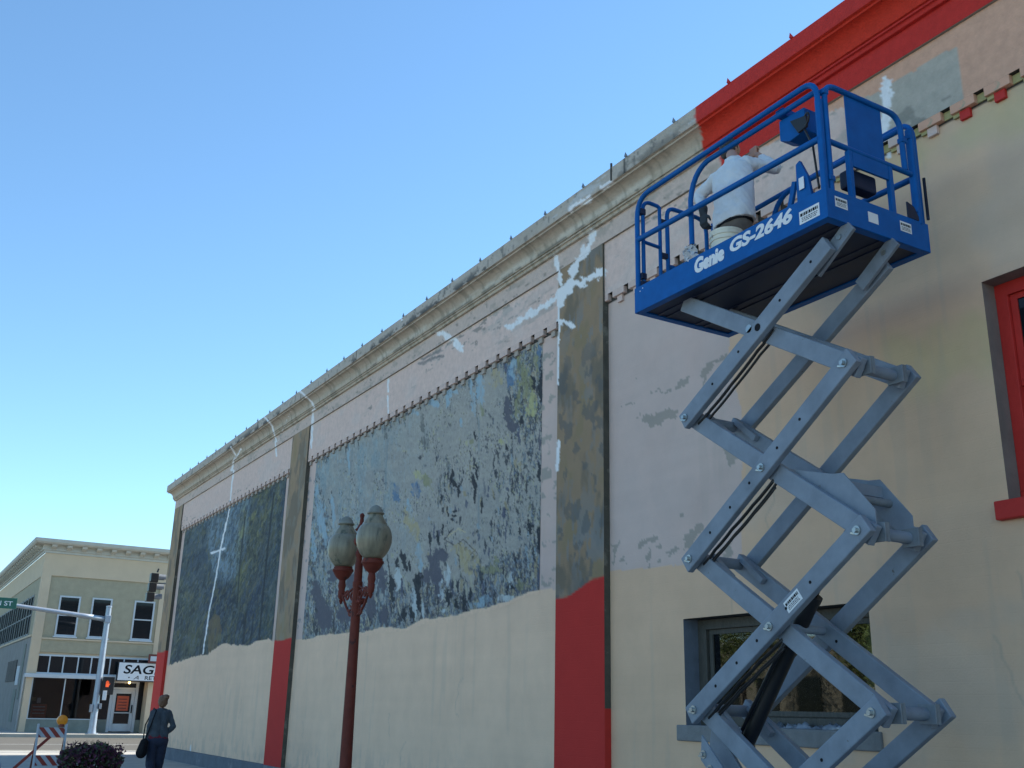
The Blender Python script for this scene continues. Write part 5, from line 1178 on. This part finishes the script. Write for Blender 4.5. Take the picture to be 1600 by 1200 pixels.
# cornice
cp = [(0,8.60),(-.06,8.61),(-.06,8.72),(-.14,8.74),(-.14,8.98),(-.50,9.02),(-.58,9.10),(-.60,9.26),(.2,9.30)]
cm = MB()
for d, z in cp: cm.v += [Vector((SX1, SY+d, z)), Vector((SX0+d, SY+d, z)), Vector((SX0+d, SB, z))]
for k in range(len(cp)-1):
    for q in (0, 1): cm.f.append((3*k+q, 3*k+q+1, 3*k+q+4, 3*k+q+3))
cm.build('cornice', M['b2roof'], S)
def modillion(x, y, fr):
    if fr: return MB().prism([(x-.12,y-.15,8.78),(x-.12,y-.42,8.90),(x-.12,y-.48,9.0),(x-.12,y-.15,8.995)], (.24,0,0))
    return MB().prism([(x-.15,y-.12,8.78),(x-.42,y-.12,8.90),(x-.48,y-.12,9.0),(x-.15,y-.12,8.995)], (0,.24,0))
m0 = modillion(SX0+.35, SY, True).build('bracket', M['b2roof'], S)
for k in range(1, 20): copy_obj(m0, S, (.72*k, 0, 0))
m1 = modillion(SX0, SY+.5, False).build('bracket', M['b2roof'], S)
for k in range(1, 34): copy_obj(m1, S, (0, .78*k, 0))
# shopfront
bw('shop_head', 'b2trim', SX0-.05, 12.02, SY-.14, SY+.1, 2.54, 2.729, bevel=.02)
bw('wall', 'b2cream', SX0+.05, SX0+.33, SY+.02, SY+.4, 0, 2.539)
bw('wall', 'b2cream', SX0+.462, SX1, SY+.10, SY+.4, 3.62, 3.749)
edges = [6.52, 7.14, 7.79, 8.47, 9.10, 9.72, 10.0, 10.67, 11.35, 11.95]
tr = MB().box(6.48, 12.0, SY+.06, SY+.13, 2.73, 2.80).box(6.48, 12.0, SY+.06, SY+.13, 3.58, 3.66)
for x in edges: tr.box(x-.03, x+.03, SY+.06, SY+.13, 2.80, 3.58)
trw = tr.build('transom_window', M['b2trim'], S)
for a, b2 in zip(edges[:-1], edges[1:]): MB().box(a+.03, b2-.03, SY+.09, SY+.10, 2.80, 3.58).build('pane', M['glass'], trw)
bw('bulkhead', 'b2kick', SX0+.33, 9.55, SY+.05, SY+.3, 0, .60); bw('bulkhead', 'b2trim', SX0+.33, 9.55, SY+.03, SY+.3, .601, .64)
sf = MB().box(6.48, 6.54, SY+.08, SY+.14, .64, 2.53).box(7.98, 8.03, SY+.08, SY+.14, .64, 2.53).box(9.45, 9.52, SY+.08, SY+.14, .64, 2.53).build('shop_window', M['b2trim'], S)
MB().box(6.54, 7.98, SY+.10, SY+.108, .64, 2.53).build('pane', M['shoppane'], sf); MB().box(8.03, 9.45, SY+.10, SY+.108, .64, 2.53).build('pane', M['shoppane'], sf)
bw('interior', 'b2dark', 6.4, 12.1, SY+2.6, SY+2.65, 0, 3.6); bw('interior', 'b2dark', 6.4, 12.1, SY+.42, SY+2.6, -.05, .01); bw('interior', 'b2dark', 6.4, 12.1, SY+.41, SY+2.6, 2.60, 2.66); bw('interior', 'b2dark', 6.38, 6.4, SY+.41, SY+2.6, 0, 3.6)
# recessed entrance
bw('door_surround', 'b2trim', 10.36, 10.50, SY+.92, SY+1.04, 0, 2.50); bw('door_surround', 'b2trim', 11.60, 11.74, SY+.92, SY+1.04, 0, 2.50); bw('door_surround', 'b2trim', 10.50, 11.60, SY+.92, SY+1.04, 2.10, 2.20); bw('door_surround', 'b2trim', 10.50, 11.60, SY+.92, SY+1.04, 2.42, 2.50)
bw('transom_pane', 'glass', 10.50, 11.60, SY+.97, SY+.98, 2.20, 2.42)
dr = MB().box(10.51, 10.66, SY+.94, SY+1.0, .05, 2.09).box(11.42, 11.59, SY+.94, SY+1.0, .05, 2.09).box(10.66, 11.42, SY+.94, SY+1.0, 1.90, 2.09).box(10.66, 11.42, SY+.94, SY+1.0, .05, .42).box(10.66, 11.42, SY+.95, SY+.99, .93, .98).build('door', M['b2trim'], S, bevel=.008)
MB().box(10.66, 11.42, SY+.965, SY+.975, .42, 1.90).build('pane', M['glass'], dr)
MB().box(11.47, 11.53, SY+.88, SY+.935, .95, 1.35).build('handle', M['ink'], dr, bevel=.01)
MB().box(10.74, 11.32, SY+.955, SY+.96, 1.06, 1.78).build('poster', M['poster'], dr)
for a, b2 in ((9.54, 10.34), (11.76, 12.0)): bw('side_light', 'glass', a, b2, SY+.93, SY+.94, .62, 2.5); 
bw('bulkhead', 'b2kick', 9.54, 10.35, SY+.9, SY+1.0, 0, .62); bw('bulkhead', 'b2kick', 11.75, 12.0, SY+.9, SY+1.0, 0, .62); bw('side_light', 'glass', 9.53, 9.535, SY+.3, SY+.9, .62, 2.5)
bw('soffit', 'b2cream', 9.53, 12.0, SY+.11, SY+1.04, 2.501, 2.539)
bw('wall', 'b2cream', 12.0, 12.7, SY, SY+1.1, 0, 3.749); bw('wall', 'b2green', 12.701, SX1, SY+.05, SY+.4, 0, 3.619)
MB().sphere((11.15, SY+.5, 2.44), .055).build('porch_lamp', M['bulb'], S)
bw('poster', 'poster', 6.64, 7.34, SY+.12, SY+.125, .66, 1.30); bw('poster', 'leafy', 6.58, 6.80, SY+.12, SY+.125, 1.45, 1.62); bw('poster', 'b2trim', 6.85, 7.02, SY+.12, SY+.125, 1.35, 1.6)
pl2 = MB(); 
for zz in (1.0, .85, 1.15): pl2.box(6.72, 7.26, SY+.118, SY+.1195, zz, zz+.05)
pl2.build('poster_print', M['b2trim'], S)
for zz in (1.6, 1.45, 1.3, 1.15): MB().box(10.82, 11.24, SY+.952, SY+.954, zz, zz+.05).build('poster_print', M['rusty'], dr)
sn = thing('shop_sign', (11.2, 56.6, 2.5), 'white shop sign board lettered SAG over the corner shop door', 'sign')
MB().box(10.33, 12.9, 56.62, 56.84, 2.49, 3.44).build('board', M['sigblack'], sn, bevel=.01); MB().box(10.37, 12.86, 56.610, 56.6195, 2.54, 3.40).build('face', M['white'], sn)
letters('sign_lettering', 'SAGE', sn, M['ink'], (10.62,56.609,2.86), (1,0,0), (0,0,1), 1.95, .44, .15, .02)
letters('sign_lettering', 'A', sn, M['ink'], (11.14,56.609,2.60), (1,0,0), (0,0,1), .26, .18, .35, .004); letters('sign_lettering', 'RETAIL', sn, M['ink'], (11.70,56.609,2.59), (1,0,0), (0,0,1), 1.05, .19, 0, .012)
MB().tube([(10.92,56.609,2.68),(10.92,56.604,2.68)], .035, 10).build('sign_dot', M['ink'], sn)
s2 = thing('blade_sign', (12.05, 56.3, 3.4), 'small dull red hanging sign above the white shop sign', 'sign')
MB().box(11.72, 12.5, 56.4, 56.45, 3.42, 3.86).build('board', M['rusty'], s2, bevel=.01); MB().box(11.82, 12.3, 56.392, 56.398, 3.52, 3.76).build('face', M['b2trim'], s2)

# ------------------------------------------------------------------ across the side street, only seen in window reflections
def tree(x, y, h, r, seed):
    rd = random.Random(seed); t = thing('tree', (x, y, 0), 'broadleaf street tree standing across the side street, number of crowns one', 'tree', 'trees across the side street')
    tm = MB().tube([(x,y,-.12),(x+.05,y,h*.3),(x,y+.1,h*.6)], [.22,.16,.08], 10)
    for k in range(7):
        a = rd.uniform(0, 6.28); tm.tube([(x,y,h*.32+.25*k), (x+math.cos(a)*r*.7, y+math.sin(a)*r*.7, h*.55+.3*k)], [.08,.03], 6)
    tm.build('trunk', M['bark'], t, smooth=True)
    cs_ = [((x+rd.uniform(-1,1)*r*.6, y+rd.uniform(-1,1)*r*.6, h*.65+rd.uniform(-1,1)*h*.2), (r*.5,r*.5,r*.42)) for _ in range(14)]
    leaf_cluster('crown', cs_, 7000, .11, M['leafg'], t, rnd=rd)
    t['label'] = 'leafy street tree across the side street, ' + ['nearest the crossroads', 'facing the small grey window', 'beyond the crossroads', 'before the low building', 'farthest by the low building'][seed-40]
for k, (x, y, h, r) in enumerate(((-19,29,7,2.8), (-17,12,8,3.0), (-21,62,9,3.6), (-33,52,10,4.4), (-34,66,9,4))): tree(x, y, h, r, 40+k)
H = thing('low_building', (-40, 50, 0), 'pale low building across the side street', 'building')
MB().box(-52, -40, 34, 92, -.1, 6.5).build('wall', M['foilg'], H); MB().box(-52.3, -39.7, 33.7, 92.3, 6.51, 6.9).build('roof', M['b2kick'], H)
for k in range(14):
    MB().box(-39.99, -39.95, 36+4*k, 38.2+4*k, 1.2, 4.2).build('window', M['glass'], H)
print('objects', len(D.objects), 'tris', sum(len(m.loop_triangles) or len(m.polygons)*2 for m in D.meshes))
